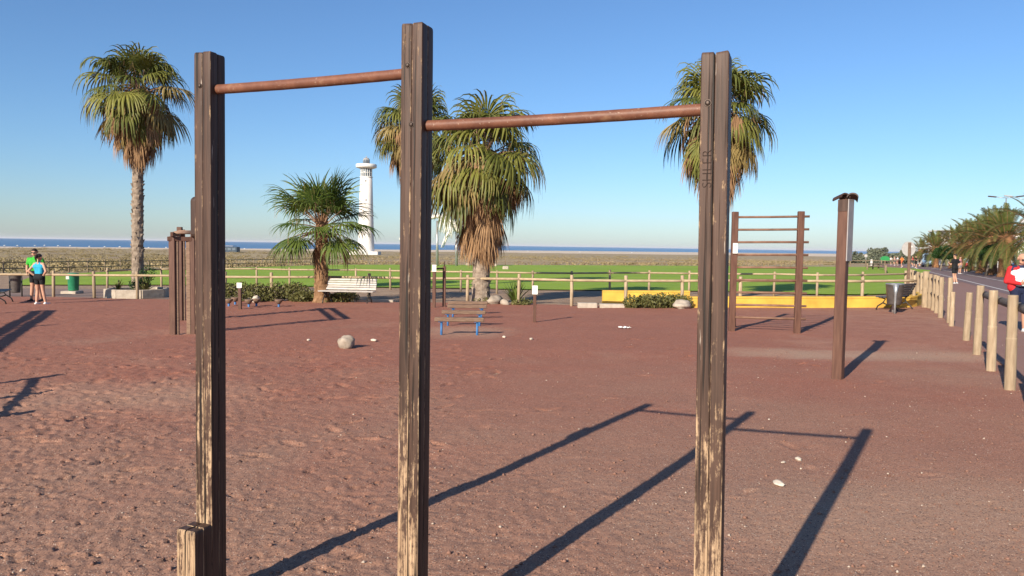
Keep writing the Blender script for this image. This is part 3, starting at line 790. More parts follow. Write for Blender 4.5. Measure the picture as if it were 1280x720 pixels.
for o_, h_ in ((Vector((0, 0, 0)), 2.08), (pm - e1, 2.35), (dv * LN, 2.1)):
    mb = MB(); beam(mb, o_ + Vector((0, 0, -.2)), o_ + Vector((0, 0, h_)), .11, .11); mb.obj('upright', M['brown'], big)

# stepping beams with blue legs
for k, (xa, xb, yb) in enumerate(((543, 605, 421), (552, 607, 409.5), (559, 608.5, 400.5), (560, 609.5, 394.5))):
    a = GR(xa, yb); b = GR(xb, yb); mid = (a + b) / 2; L = (b - a).length
    rank = ['nearest and widest', 'second nearest', 'third nearest', 'farthest'][k]
    t = thing('stepping_beam', mid, f'low wooden stepping beam on blue legs, {rank} of the four in the row', 'beam', atan2(b.y - a.y, b.x - a.x), 'stepping beams in a row on the red ground')
    mb = MB(); mb.box((0, 0, .315), (L, .14, .085), bev=.012); mb.obj('top_beam', M['beam'], t)
    for s in (-1, 1):
        mb = MB(); mb.tube([(s * L * .36, 0, -.15), (s * L * .36, 0, .27)],   .024, 12); lg = mb.obj('leg', M['blue'], t)
        mb = MB(); mb.box((s * L * .36, 0, .268), (.13, .10, .012)); mb.obj('foot_plate', M['blue'], lg)

def marker(px, py, h, w, label, plaque=(.13, .21), mat='brown'):
    p = GR(px, py); t = thing('marker_post', p, label, 'sign post')
    mb = MB(); mb.box((0, 0, h / 2 - .1), (w, w, h + .2), bev=.008); mb.obj('upright', M[mat], t)
    mb = MB(); mb.box((0, -w / 2 - .008, h - plaque[1] / 2 + .01), (plaque[0], .014, plaque[1]), bev=.003); pq = mb.obj('plaque', M['white'], t)
    for k in range(4):
        mb = MB(); mb.box((0, -w / 2 - .0165, h - .045 - k * .034), (plaque[0] * (.7 - .12 * (k % 2)), .003, .011)); mb.obj('print_line', M['print'], pq)
    return t
marker(668, 405, .87, .075, 'small brown marker post with white plaque right of the stepping beams')
marker(300, 387.5, .77, .09, 'small brown marker post with pale plaque beside the stepping stumps', (.15, .15))
# stretching frame: two posts joined by a bar behind the stepping beams
a = GR(542.5, 385); b = GR(555, 384); mid = (a + b) / 2
t = thing('stretching_frame', mid, 'narrow frame of two brown posts and a top bar behind the centre post', 'exercise frame')
for p, h in ((a, 1.30), (b, 1.27)):
    mb = MB(); q = p - mid; mb.box(q + Vector((0, 0, h / 2 - .1)), (.10, .10, h + .2), bev=.008); mb.obj('upright', M['brown'], t)
mb = MB(); mb.tube([a - mid + Vector((0, 0, 1.2)), b - mid + Vector((0, 0, 1.2))], .025, 10); mb.obj('bar', M['dark'], t)
mb = MB(); mb.box(a - mid + Vector((0, -.06, 1.22)), (.13, .014, .21)); mb.obj('plaque', M['white'], t)
mb = MB(); mb.tube([b - mid + Vector((0, 0, 1.26)), b - mid + Vector((0, 0, 1.42))], .018, 8); mb.obj('peg', M['dark'], t)
# stepping stumps
for k, (px, py, w_) in enumerate(((286, 384, 'left end of the row'), (294, 382, 'second from the left, set back'), (311, 385, 'just right of the marker post'), (320.5, 384, 'in front of a pale stone'), (348.5, 385, 'right end of the row'))):
    p = GR(px, py)
    t = thing('stepping_stump', p, f'small cone-shaped stepping stump on a blue-grey stem, {w_}', 'stump', 0, 'stepping stumps in front of the hedge')
    mb = MB(); mb.tube([(0, 0, -.1), (0, 0, .12)], .035, 10); mb.obj('stem', M['blue'], t)
    mb = MB(); mb.lathe([(.04, .09), (.075, .13), (.125, .195), (.13, .225), (.12, .235)], 16); mb.obj('tread', M['beam'], t)

# ------------------------------------------------------------------ stones and litter
def stone(px, py, r, label, seed, sc=(1, .85, .7), mat='rock', sink=.3, name='stone'):
    p = GR(px, py) if py > 386 else G(px, py)
    mb = MB(); mb.ball((0, 0, 0), r, 16, 11, 0, sc, .35, seed)
    o = mb.obj(name, M[mat]); o.location = p + Vector((0, 0, r * sc[2] * (1 - sink))); o.rotation_euler = (0, 0, seed)
    return tag(o, label, 'stone')
stone(433, 438, .145, 'round grey boulder lying alone on the red ground', 3, (1, .9, .85), sink=.2, name='boulder')
stone(973, 609, .042, 'flat beige stone on the ground right of the right post', 5, (1.3, .8, .4), 'pebble')
stone(998, 578, .026, 'small pale angular stone above the flat beige stone', 8, (1.3, .8, .6), 'pebble')
stone(979, 581, .016, 'tiny pale pebble left of the small angular stone', 10, (1.4, .8, .5), 'pebble')
stone(1001, 589, .009, 'tiny white pebble just below the small angular stone', 11, (1, .9, .6), 'pebble')
stone(467, 429.5, .05, 'small pale stone right of the round boulder', 12, (1.4, .8, .5), 'pebble')
stone(664, 427, .04, 'small white stone below the brown marker post', 14, (1.1, .8, .6), 'pebble')
stone(630, 424, .035, 'small pale stone right of the nearest stepping beam', 15, (1.1, .8, .6), 'pebble')
stone(386, 428, .035, 'small white stone left of the round boulder', 17, (1.1, .8, .6), 'pebble')
stone(389, 376.5, .32, 'grey rock at the foot of the small palm', 21, (1, .8, .75))
stone(619, 381, .26, 'pale rock at the right foot of the shaggy palm', 23, (1.3, .8, .7))
stone(631, 382, .17, 'small rock beside the green spiky plant', 24, (1.2, .8, .7))
stone(852.5, 387, .30, 'grey lump of concrete at the foot of a fence post near the shrubs', 26, (1.25, .9, .5), 'conc')
stone(320, 379, .17, 'pale stone in front of the hedge behind the stepping stumps', 27, (1, .8, .9), 'pebble')
p = GR(781, 412)
R_ = random.Random(4); g = 9; vs = []; fs = []
for j in range(6):
    for i in range(g): vs.append((-.13 + .26 * i / (g - 1) + R_.uniform(-.012, .012), -.07 + .14 * j / 5 + R_.uniform(-.012, .012), .015 + R_.uniform(0, .035)))
for j in range(5):
    for i in range(g - 1): fs.append((j * g + i, j * g + i + 1, j * g + g + i + 1, j * g + g + i))
n0 = len(vs); vs += [(x, y, z - .003) for x, y, z in vs]; fs += [tuple(i + n0 for i in reversed(f)) for f in fs]
mb = MB(); mb.add(vs, fs); o = mb.obj('paper_scrap', M['paper']); o.location = p; tag(o, 'crumpled scrap of white paper on the red ground', 'litter')
#FENCES
# ------------------------------------------------------------------ fences
def log(mb, a, b, r, n=9, seed=0, jitter=.05):
    a = Vector(a); b = Vector(b); R = random.Random(seed); k = max(2, int((b - a).length / .35))
    mb.tube([a.lerp(b, i / k) for i in range(k + 1)], [r * (1 + R.uniform(-jitter, jitter)) for _ in range(k + 1)], n); return mb
def rail_fence(name, pts, h, r, rails, rr, label, mp, mr, extra=.0):
    root = pts[0].copy(); t = thing(name, root, label, 'fence')
    for k, p in enumerate(pts):
        q = p - root; R = random.Random(k * 7 + len(pts))
        hh = h * R.uniform(.97, 1.04); ln = Vector((R.uniform(-.02, .02), R.uniform(-.02, .02), 0))
        mb = MB(); mb.tube([q + Vector((0, 0, -.15)), q + ln * .5 + Vector((0, 0, hh * .5)), q + ln + Vector((0, 0, hh - .012)), q + ln + Vector((0, 0, hh))], [r, r * R.uniform(.95, 1.05), r, r * .8], 9)
        mb.obj('post', mp, t)
    for z in rails:
        for k, (a, b) in enumerate(zip(pts[:-1], pts[1:])):
            R = random.Random(k * 3 + int(z * 100)); d = (b - a).normalized()
            f = Vector((0, -r * .6, 0))
            za = z + .012 * sin(k * 1.7); zb = z + .012 * sin((k + 1) * 1.7)
            mb = MB(); log(mb, a - root + f + Vector((0, 0, za)) - d * .03, b - root + f + Vector((0, 0, zb)) + d * .03, rr, 8, k); mb.obj('rail', mr, t)
    return t
A_px = [(-62, 372), (-8, 372), (10, 372), (67, 372), (118, 372.5), (172, 374), (229, 375), (282, 376.5), (340, 377), (400, 377.5), (461, 378), (523, 379), (584, 380), (648, 382), (714.5, 384), (782, 384.5), (852.5, 385.5), (925, 385), (1000, 384.5), (1077, 384.5), (1142, 384)]
A_px.pop(2)
rail_fence('rail_fence', [G(*p) for p in A_px], 1.0, .055, [.86], .042, 'pale single-rail wooden fence along the far edge of the red ground', M['fence'], M['rail'])
B_px = [(134, 364.5), (168, 361), (202, 359.5), (240, 358.5), (281, 358.5), (321, 358.5), (362, 359.5), (403, 360), (445, 361), (488, 362.5), (532, 363.5), (576, 365), (621, 367), (666, 367.5), (714, 367.5), (762, 367.5), (811, 367.5), (861, 368), (914, 369), (967, 370), (1021, 372.5), (1077, 371), (1131, 368)]
rail_fence('rail_fence', [G(*p) for p in B_px], 1.0, .05, [.90], .038, 'second pale single-rail wooden fence in front of the lawn', M['fence'], M['rail'])
bx = list(np.concatenate([[-60, -48], np.linspace(-38, 58, 200)])); path = [Vector((x, float(backline(x)), 0)) for x in bx]
def resample(path, step):
    out = [path[0]]; need = step
    for a, b in zip(path[:-1], path[1:]):
        L = (b - a).length; s = 0
        while L - s >= need: s += need; out.append(a.lerp(b, s / L)); need = step
        need -= L - s
    return out
cp = [Vector((p.x, p.y, lz(p.x, p.y))) for p in resample(path, 2.15)]
rail_fence('rail_fence', cp, 1.12, .06, [.98, .52], .04, 'long two-rail fence between the lawn and the dry scrub', M['farfence'], M['farfence'])

# round bollards and the rail fence at the right
def notched(root, q, h, r, seed, cut=True, rot=0):
    R = random.Random(seed); ln = Vector((R.uniform(-.03, .03), R.uniform(-.02, .02), 0)); zs = h * R.uniform(.52, .62)
    mb = MB(); pts = []; rad = []
    for z, k in ((-.2, 1), (0, 1.02), (zs * .5, 1.0), (zs - .03, 1), (zs - .012, 1), (zs - .004, .98), (zs, .92), (zs + .006, .905), (zs + .03, .91), (h * .8, .93), (h - .02, .93), (h - .008, .92), (h, .84)):
        pts.append(q + ln * max(0, z / h) + Vector((0, 0, z))); rad.append(r * k * R.uniform(.985, 1.015))
    mb.tube(pts, rad, 16)
    return mb.obj('post', M['fence'], root)
D_px = [(1221, 445), (1238.5, 466), (1262, 491), (1296, 529), (1345, 585)]
dp = [GR(*p) if p[1] < 500 else G(*p) for p in D_px]
t = thing('post_and_rail_fence', dp[0], 'stout log posts with a grey rail at the right edge of the red ground', 'fence')
for k, p in enumerate(dp): notched(t, p - dp[0], 1.15, .062, 30 + k)
for k in range(len(dp) - 1):
    a = dp[k] - dp[0]; b = dp[k + 1] - dp[0]; d = (b - a).normalized(); s = Vector((d.y, -d.x, 0)) * -.085
    mb = MB(); log(mb, a + s + Vector((0, 0, 1.0)) - d * .03, b + s + Vector((0, 0, 1.0)) + d * .02, .056, 12, k, .04); mb.obj('rail', M['railgrey'], t)
for px, py, h, r, lab in ((1207.5, 428, .93, .062, 'short round log bollard standing just left of the post-and-rail fence'), (1186.5, 404.5, 1.12, .06, 'taller round log bollard in the gap, rear one of the close pair'), (1189, 409.5, .80, .055, 'lower round log bollard in the gap, front one of the close pair')):
    p = GR(px, py); t = thing('log_bollard', p, lab, 'bollard'); notched(t, Vector((0, 0, 0)), h, r, int(px))
E_px = [(1175.5, 398), (1170.5, 392.5), (1166, 389), (1161.5, 386.5), (1156, 385.5), (1151, 381), (1147, 378), (1143.6, 375), (1140.2, 372), (1137, 369.5), (1134.5, 366)]
ep = [G(*p) for p in E_px]
t = thing('post_and_rail_fence', ep[0], 'close-set row of pale log posts curving round the end of the yellow wall', 'fence')
for k, p in enumerate(ep): notched(t, p - ep[0], 1.10 if k != 4 else 1.18, .062 if k != 4 else .10, 60 + k)
for z in (.95, .5):
    for k in range(len(ep) - 1):
        if z == .5 and k > 4: continue
        mb = MB(); log(mb, ep[k] - ep[0] + Vector((.07, .05, z)), ep[k + 1] - ep[0] + Vector((.07, .05, z)), .045, 9, k); mb.obj('rail', M['railgrey'], t)

# ------------------------------------------------------------------ walls, blocks, planter
def wall_along(name, pts, h, th, mat, capmat, label):
    root = pts[0].copy(); n = len(pts); L = []; Rr = []
    for i in range(n):
        d = pts[min(i + 1, n - 1)] - pts[max(i - 1, 0)]; d.z = 0; d.normalize(); nn = Vector((-d.y, d.x, 0))
        q = pts[i] - root; L.append(q); Rr.append(q + nn * th)
    t = thing(name, root, label, 'wall')
    def body(z0, z1, e, nm, m):
        vs = []; fs = []
        for i in range(n):
            a, b = L[i] + (L[i] - Rr[i]).normalized() * e, Rr[i] + (Rr[i] - L[i]).normalized() * e
            vs += [a + Vector((0, 0, z0)), b + Vector((0, 0, z0)), b + Vector((0, 0, z1)), a + Vector((0, 0, z1))]
        for i in range(n - 1):
            for k in range(4): fs.append((i * 4 + k, i * 4 + 4 + k, i * 4 + 4 + (k + 1) % 4, i * 4 + (k + 1) % 4))
        fs += [(0, 1, 2, 3), tuple((n - 1) * 4 + k for k in (3, 2, 1, 0))]
        mb = MB(); mb.add(vs, fs); mb.obj(nm, m, t)
    body(-.2, h, 0, 'wall_face', mat)
    if capmat: body(h + .002, h + .05, .015, 'coping', capmat)
    return t
wl_pts = [G(p, 386.2 if p < 900 else 386) for p in np.linspace(862, 1128, 9)] + [G(1137, 385.7), G(1146, 384.5), G(1153, 382), G(1156, 378.5), G(1155, 375)]
wall_along('low_yellow_wall', wl_pts, .33, .28, M['yellow'], M['yellow'], 'long low yellow wall that curves back at the log posts')
wall_along('low_yellow_wall', [G(753, 380.5), G(790, 380.7), G(862, 381)], .42, .25, M['yellow'], M['yellow'], 'short taller yellow wall behind the olive shrubs')
for k, (x0, x1, py, h, lab) in enumerate(((722, 746, 385.5, .18, 'left pale concrete block in front of the yellow wall'), (749.5, 780, 385.8, .15, 'right pale concrete block in front of the yellow wall'))):
    a = G(x0, py); b = G(x1, py); mb = MB(); mb.box((0, 0, h / 2 - .03), ((b - a).length, .35, h + .06), bev=.02)
    o = mb.obj('concrete_block', M['conc']); o.location = (a + b) / 2; tag(o, lab, 'block')
a = G(440, 378.3); b = G(492, 378.8); mb = MB(); mb.box((0, 0, .03), ((b - a).length, .3, .16), bev=.02)
o = mb.obj('concrete_block', M['conc']); o.location = (a + b) / 2; tag(o, 'long pale concrete slab on the ground behind the white bench', 'block')
pc = G(172.5, 371.5)
PLANT = pc
t = thing('stone_planter', pc, 'octagonal rough stone planter round the tall left palm', 'planter', radians(10))
for k in range(8):
    a0 = pi / 4 * k; r = 1.0
    c = Vector((r * cos(a0), r * sin(a0), .13))
    mb = MB(); mb.box((0, 0, 0), (.86, .16, .42), bev=.02); mb.obj('stone_side', M['conc'], t, c, (0, 0, a0 + pi / 2))
mb = MB(); mb.lathe([(.9, .0), (.9, .24), (.3, .27)], 16); mb.obj('soil', M['earth'], t)

# ------------------------------------------------------------------ benches and bins
def bench(p, rz, label, slat, leg, L=1.85, arms=False):
    t = thing('park_bench', p, label, 'bench', rz)                       # faces local -Y
    for k in range(4):
        mb = MB(); mb.box((0, -.20 + k * .105, .43 + (.018 if k == 0 else 0) * 0), (L, .09, .032), bev=.006); mb.obj('seat_slat', slat, t)
    for k in range(5):
        y = .20 + k * .035; z = .50 + k * .075
        mb = MB(); mb.box((0, y, z), (L, .03, .066), Matrix.Rotation(radians(-22), 3, 'X'), bev=.006); mb.obj('back_slat', slat, t)
    for s in (-1, 1):
        x = s * (L / 2 - .18); mb = MB()
        def arc(pts, r=.02): mb.tube([(x, a, b) for a, b in pts], r, 8)
        arc([(-.30, 0), (-.25, .14), (-.10, .25), (-.03, .36), (-.16, .41)]); arc([(.36, 0), (.28, .12), (.14, .24), (.10, .36), (.16, .41)])
        arc([(-.22, .41), (.16, .41), (.24, .52), (.37, .86)]); arc([(-.10, .25), (.03, .20), (.14, .24)])
        if arms: arc([(.28, .64), (.0, .66), (-.20, .62), (-.22, .41)])
        mb.obj('leg', leg, t)
    return t
bench(G(434, 380), radians(-4), 'white slatted park bench in front of the small palm', M['benchwhite'], M['iron'])
bench(G(-1, 380), radians(116), 'dark slatted bench with curved iron legs at the left edge', M['benchdark'], M['iron'], 1.7)
bench(G(1117, 388), radians(222), 'dark slatted bench behind the grey bin near the yellow wall', M['benchdark'], M['iron'], 1.5)
p = GR(1117, 392.5)
t = thing('litter_bin', p, 'brown-grey round metal bin on a steel stand near the yellow wall', 'bin')
mb = MB(); mb.lathe([(.17, .24), (.19, .27), (.235, .80), (.245, .82), (.225, .82), (.21, .70)], 24); mb.obj('drum', M['bingrey'], t)
mb = MB(); mb.lathe([(.225, .815), (.24, .82), (.24, .85), (.215, .855), (.21, .82)], 24); mb.obj('rim', M['steel'], t)
for a in (-110, 70):
    c, s = cos(radians(a)), sin(radians(a)); mb = MB()
    mb.tube([(c * .22, s * .22, -.05), (c * .21, s * .21, .25), (c * .235, s * .235, .55), (c * .25, s * .25, .84)], [.03, .03, .036, .085], 10); mb.obj('leg', M['steel'], t)
p = G(20, 371)
t = thing('litter_bin', p, 'dark metal bin behind the bench at the left edge', 'bin')
mb = MB(); mb.lathe([(.15, .16), (.155, .2), (.20, .84), (.205, .86), (.18, .86)], 20); mb.obj('drum', M['bingrey'], t)
mb = MB(); mb.tube([(-.23, 0, -.05), (-.23, 0, .92)], .025, 8); mb.obj('leg', M['iron'], t)
mb = MB(); mb.tube([(.23, 0, -.05), (.23, 0, .92)], .025, 8); mb.obj('leg', M['iron'], t)
p = G(92, 367)
t = thing('litter_bin', p, 'green plastic bin on a concrete slab left of the tall palm', 'bin')
mb = MB(); mb.box((0, -.1, .05), (.62, .6, .14), bev=.02); mb.obj('base_slab', M['conc'], t)
mb = MB(); mb.lathe([(.18, .125), (.195, .15), (.215, .72), (.225, .73), (.225, .79), (.20, .84), (.10, .86)], 24); mb.obj('drum', M['bingreen'], t)
mb = MB(); mb.box((-.10, -.205, .68), (.15, .03, .16), Matrix.Rotation(radians(24), 3, 'Z') @ Matrix.Rotation(0, 3, 'X')); mb.obj('label_plate', M['white'], t)
mb = MB(); mb.box((.09, -.195, .76), (.16, .05, .07)); mb.obj('slot', M['iron'], t)
#PALMS
# ------------------------------------------------------------------ fan palms
def fan_leaf(el, plen, blade, seed, droop=1.0, nseg=30, spread=118, dead=False, fold=.0):
    """one fan leaf: stalk leaving the origin at elevation el towards +Y, pleated fan with hanging tips"""
    R = random.Random(seed); mb = MB()
    p = Vector((0, 0, 0)); d = Vector((0, cos(el), sin(el))); n = 6; pts = [p.copy()]
    for k in range(n):
        d = (d + Vector((0, 0, -.08 * droop))).normalized(); p = p + d * plen / n; pts.append(p.copy())
    mb.tube(pts, [.028 - .016 * k / n for k in range(n + 1)], 4, 1, True, False)
    hub = p; d = (d + Vector((0, 0, -.18 * droop))).normalized(); side = Vector((1, 0, 0)); nor = side.cross(d)
    for i in range(nseg):
        th = radians(-spread + 2 * spread * i / (nseg - 1)) + R.uniform(-.02, .02)
        if dead: th *= .42
        L = blade * (1 - .30 * (abs(th) / radians(spread if not dead else spread * .42)) ** 2) * R.uniform(.8, 1.15)
        dr = d * cos(th) + side * sin(th) * (1 if not dead else .8) + nor * (.10 * cos(i * pi)) * .35 + Vector((0, 0, -fold * abs(sin(th))))
        dr.normalize()
        half = radians(spread) / nseg * (.95 if not dead else .5)
        q = hub.copy(); dd = dr.copy(); K = 7; mids = [q.copy()]; dirs = [dd.copy()]; s = 0
        for k in range(K):
            ds = L / K; s += 1 / K
            g = droop * (.03 + 1.5 * max(0, s - .30) ** 1.2) * R.uniform(.55, 1.45)
            dd = (dd + Vector((0, 0, -g)) + Vector((R.uniform(-.03, .03), R.uniform(-.03, .03), 0)) * s).normalized()
            q = q + dd * ds; mids.append(q.copy()); dirs.append(dd.copy())
        vs = []
        for k in range(K + 1):
            s = k / K; w = (min(s, .45) * L * half if s <= .45 else .45 * L * half * (1 - (s - .45) / .55) ** .7) if k else .004
            w = max(w, .002)
            sd = dirs[k].cross(nor); sd = sd.normalized() if sd.length > 1e-4 else side
            vs += [mids[k] - sd * w, mids[k] + nor * w * .45, mids[k] + sd * w]
        fs = []
        for k in range(K):
            fs += [(k * 3, k * 3 + 1, k * 3 + 4, k * 3 + 3), (k * 3 + 1, k * 3 + 2, k * 3 + 5, k * 3 + 4)]
        mb.add(vs, fs, 0)
        if not dead and R.random() < .35:                                  # loose threads hanging from the fan
            e = mids[-2]; l = R.uniform(.15, .5); x = R.uniform(-.05, .05)
            mb.add([e, e + Vector((.006, 0, 0)), e + Vector((x + .006, x, -l)), e + Vector((x, x, -l))], [(0, 1, 2, 3)], 2)
    return mb
LEAF = {}
def leaves_of(kind, mats, specs):
    LEAF[kind] = [fan_leaf(radians(e), pl, bl, 100 + 13 * k + len(kind), **kw).mesh(kind, mats) for k, (e, pl, bl, kw) in enumerate(specs)]
g3 = [M['green_leaf'], M['rung'], M['dead_leaf']]; y3 = [M['young_leaf'], M['rung'], M['dead_leaf']]; d3 = [M['dead_leaf'], M['dead_leaf'], M['dead_leaf']]
leaves_of('leaf', g3, [(80, .8, 1.15, dict(droop=.8)), (62, .9, 1.2, dict(droop=1.0)), (45, 1.0, 1.25, dict(droop=1.15)), (26, 1.05, 1.25, dict(droop=1.3)), (8, 1.05, 1.25, dict(droop=1.4, fold=.2)), (-12, 1.05, 1.2, dict(droop=1.5, fold=.3)), (-32, 1.0, 1.2, dict(droop=1.5, fold=.4))])
leaves_of('young', y3, [(82, .75, 1.05, dict(droop=.22)), (62, .85, 1.1, dict(droop=.28)), (42, .95, 1.1, dict(droop=.38)), (20, 1.0, 1.1, dict(droop=.5)), (0, 1.0, 1.1, dict(droop=.65, fold=.2)), (-20, 1.0, 1.1, dict(droop=1.2, fold=.3)), (-40, .9, 1.05, dict(droop=1.2, fold=.3))])
leaves_of('dead', d3, [(-35, .9, 1.05, dict(droop=2.2, dead=True, nseg=20)), (-50, .8, 1.1, dict(droop=2.0, dead=True, nseg=20)), (-62, .8, 1.0, dict(droop=1.8, dead=True, nseg=22)), (-70, .7, 1.15, dict(droop=1.6, dead=True, nseg=20)), (-15, .95, .9, dict(droop=2.6, dead=True, nseg=18)), (20, 1.0, .8, dict(droop=2.8, dead=True, nseg=16))])
for q_ in LEAF['leaf'][2:]:
    m_ = q_.copy(); m_.materials[0] = M['dry_leaf']; LEAF.setdefault('dry', []).append(m_)
def palm_trunk(h, r0, r1, mat, seed, boots, parent, lean=(0, 0), top=.5):
    mb = MB(); R = random.Random(seed); n = 22; vs = []; fs = []; m = max(10, int(h / .09))
    off = Vector((seed, seed * 2, 0))
    def cen(z): t = max(z, 0) / h; return Vector((lean[0] * t * t, lean[1] * t * t, z))
    for i in range(m + 1):
        z = -.25 + (h + .25) * i / m; t = max(0, z / h)
        rr = r0 + (r1 - r0) * t + .10 * math.exp(-max(z, 0) / .22)
        for k in range(n):
            a = 2 * pi * k / n; dvec = Vector((cos(a), sin(a), 0))
            q = rr * (1 + .05 * mnoise.noise(dvec * 2 + Vector((0, 0, z * 1.2)) + off) + .05 * mnoise.noise(dvec * 5 + Vector((0, 0, z * 9)) + off) + .018 * (i % 2))
            vs.append(cen(z) + dvec * q)
    for i in range(m):
        for k in range(n): k2 = (k + 1) % n; fs.append((i * n + k, i * n + k2, i * n + n + k2, i * n + n + k))
    mb.add(vs, fs, 0, False)
    for b in range(boots):                                                  # old leaf bases spiralling up
        z = h * (b + .5) / boots; a = b * 2.399; rr = r0 + (r1 - r0) * z / h
        o = cen(z) + Vector((cos(a), sin(a), 0)) * rr * .93
        out = Vector((cos(a), sin(a), 0)); sd = Vector((-sin(a), cos(a), 0)); w = R.uniform(.05, .10); l = R.uniform(.10, .2); q = R.uniform(.03, .075)
        s_ = R.choice((-1, 1)) * R.uniform(.02, .07)
        A = [o - sd * w, o + sd * w, o + sd * (w * .6 + s_) + out * q + Vector((0, 0, l)), o + sd * (-w * .6 + s_) + out * q + Vector((0, 0, l)), o + Vector((0, 0, l * .9)) + sd * w, o + Vector((0, 0, l * .9)) - sd * w]
        mb.add(A, [(0, 1, 2, 3), (1, 4, 2), (0, 3, 5), (3, 2, 4, 5)])
    mb.obj('trunk', mat, parent)
    return cen(h)
def fan_palm(p, h, label, seed, ngreen=34, ndead=46, skirt=1.8, scale=1.0, kind='leaf', r=(.27, .2), mat='trunk', boots=120, lean=(0, 0), inner=.55, cls=(0, 7)):
    t = thing('fan_palm', p, label, 'palm', RNG.uniform(0, 0)); R = random.Random(seed)
    top = palm_trunk(h, r[0], r[1], M[mat], seed, boots, t, lean)
    a = R.uniform(0, 6)
    for k in range(ngreen):
        f = (k + R.uniform(-4, 4)) / ngreen; c = min(6, max(0, int(cls[0] + f * (cls[1] - cls[0]))))
        a += 2.399 + R.uniform(-.25, .25)
        z = -f * .5 * scale
        link('leaf', LEAF['dry'][c - 2] if kind == 'leaf' and c >= 3 and R.random() < .34 else LEAF[kind][c], t, top + Vector((cos(a) * r[1] * .6, sin(a) * r[1] * .6, z)), (R.uniform(-.22, .22), R.uniform(-.3, .3), a - pi / 2), scale * R.uniform(.78, 1.1))
    for k in range(ndead):
        f = (k + .5) / ndead; a += 2.399 + R.uniform(-.4, .4)
        c = R.choice((5, 4, 4, 0)) if f < inner * .55 else (R.choice((4, 0, 0, 1)) if f < inner else R.choice((1, 2, 3, 2, 3)))
        z = .12 - .25 * min(f, .25) / .25 - skirt * max(0, f - .25) / .75
        link('dead_leaf', LEAF['dead'][c], t, top + Vector((cos(a) * r[1] * .8, sin(a) * r[1] * .8, z)), (R.uniform(-.12, .12), R.uniform(-.2, .2), a - pi / 2), scale * (R.uniform(.92, 1.14) if f < inner else R.uniform(.7, 1.0)))
    return t
fan_palm(Vector((PLANT.x, PLANT.y, PLANT.z + .1)), 7.75, 'tall slim palm with brown dead skirt in the stone planter at left', 11, 48, 84, 1.35, 1.08, lean=(.15, 0), boots=170, r=(.21, .17))
q = G(601, 380); fan_palm(q, 5.1, 'broad shaggy palm with long brown skirt behind the stepping beams', 2, 62, 165, 1.75, 1.2, r=(.29, .24), boots=110, inner=.38)
q = G(402, 379); fan_palm(q, 2.85, 'small young green palm behind the white bench', 3, 40, 2, .2, .98, 'young', (.22, .17), 'trunkred', 150, cls=(.5, 4.8))
q = far(893, 27.5); fan_palm(q, 7.0, 'tall palm whose trunk hides behind the right pull-up post', 4, 50, 90, 1.6, 1.2, r=(.25, .19), boots=120, inner=.5)
q = far(519, 37); fan_palm(q, 8.0, 'palm whose trunk hides behind the centre pull-up post', 5, 50, 80, 1.6, 1.18, r=(.26, .2), boots=100)

# ------------------------------------------------------------------ date palms along the street
def frond(el, L, seed, droop):
    R = random.Random(seed); mb = MB(); p = Vector((0, 0, 0)); d = Vector((0, cos(el), sin(el))); n = 14; P = [p.copy()]; D = [d.copy()]
    for k in range(n):
        d = (d + Vector((0, 0, -droop * (.04 + .10 * k / n)))).normalized(); p = p + d * L / n; P.append(p.copy()); D.append(d.copy())
    mb.tube(P, [.035 * (1 - .85 * k / n) for k in range(n + 1)], 4, 1, True, False)
    m = 44
    for k in range(m):
        s = .14 + .86 * k / m; i = min(n - 1, int(s * n)); f = s * n - i; o = P[i].lerp(P[i + 1], f); dd = D[i]
        X = Vector((1, 0, 0)); N = X.cross(dd); ll = .52 * (sin(pi * min(1, .18 + s * .80)) ** .6) * R.uniform(.85, 1.1)
        for sg in (-1, 1):
            a = X * sg * .8 + dd * .62 + N * .35 + Vector((0, 0, -.15 * R.random())); a.normalize()
            w = dd * .020; e = o + a * ll + Vector((0, 0, -.10 * ll)); md = o + a * ll * .5
            mb.add([o - w, o + w, md + w * 1.1, e, md - w * 1.1], [(0, 1, 2, 4), (4, 2, 3)], 0)
    return mb.mesh('frond', [M['frond'], M['dateboot']])
FR = [frond(radians(e), L, 50 + k, dr) for k, (e, L, dr) in enumerate(((82, 2.6, .5), (66, 3.1, .9), (50, 3.4, 1.2), (34, 3.5, 1.4), (16, 3.5, 1.6), (-4, 3.3, 1.6), (-25, 3.0, 1.4)))]
def date_palm(p, h, label, seed, n=46, sc=1.0):
    t = thing('date_palm', p, label, 'palm', 0, 'date palms along the far pavement'); R = random.Random(seed)
    palm_trunk(h, .42, .40, M['dateboot'], seed, 90, t)
    mb = MB(); mb.ball((0, 0, h + .0), .62, 14, 9, 0, (1, 1, .95), .25, seed); mb.obj('leaf_base_bulb', M['dateboot'], t)
    a = R.uniform(0, 6)
    for k in range(n):
        c = min(6, int(7 * k / n)); a += 2.399 + R.uniform(-.15, .15)
        link('frond', FR[c], t, (cos(a) * .3, sin(a) * .3, h + .5 - .6 * k / n), (R.uniform(-.08, .08), R.uniform(-.1, .1), a - pi / 2), sc * R.uniform(.88, 1.08))
    return t
PALM0 = (G(1229, 346.5) - LINE).dot(RNm); T0 = (G(1229, 346.5) - LINE).dot(RD)
dlab = {0: 'date palm with orange-brown trunk behind the clipped round tree', 1: 'date palm with thick brown trunk behind the runner in black', 2: 'date palm just right of the farther clipped tree', 3: 'date palm above the blue van', -1: 'nearest date palm, its fronds entering at the right edge'}
far_lab = ['first', 'second', 'third', 'fourth', 'fifth', 'sixth', 'seventh', 'eighth']
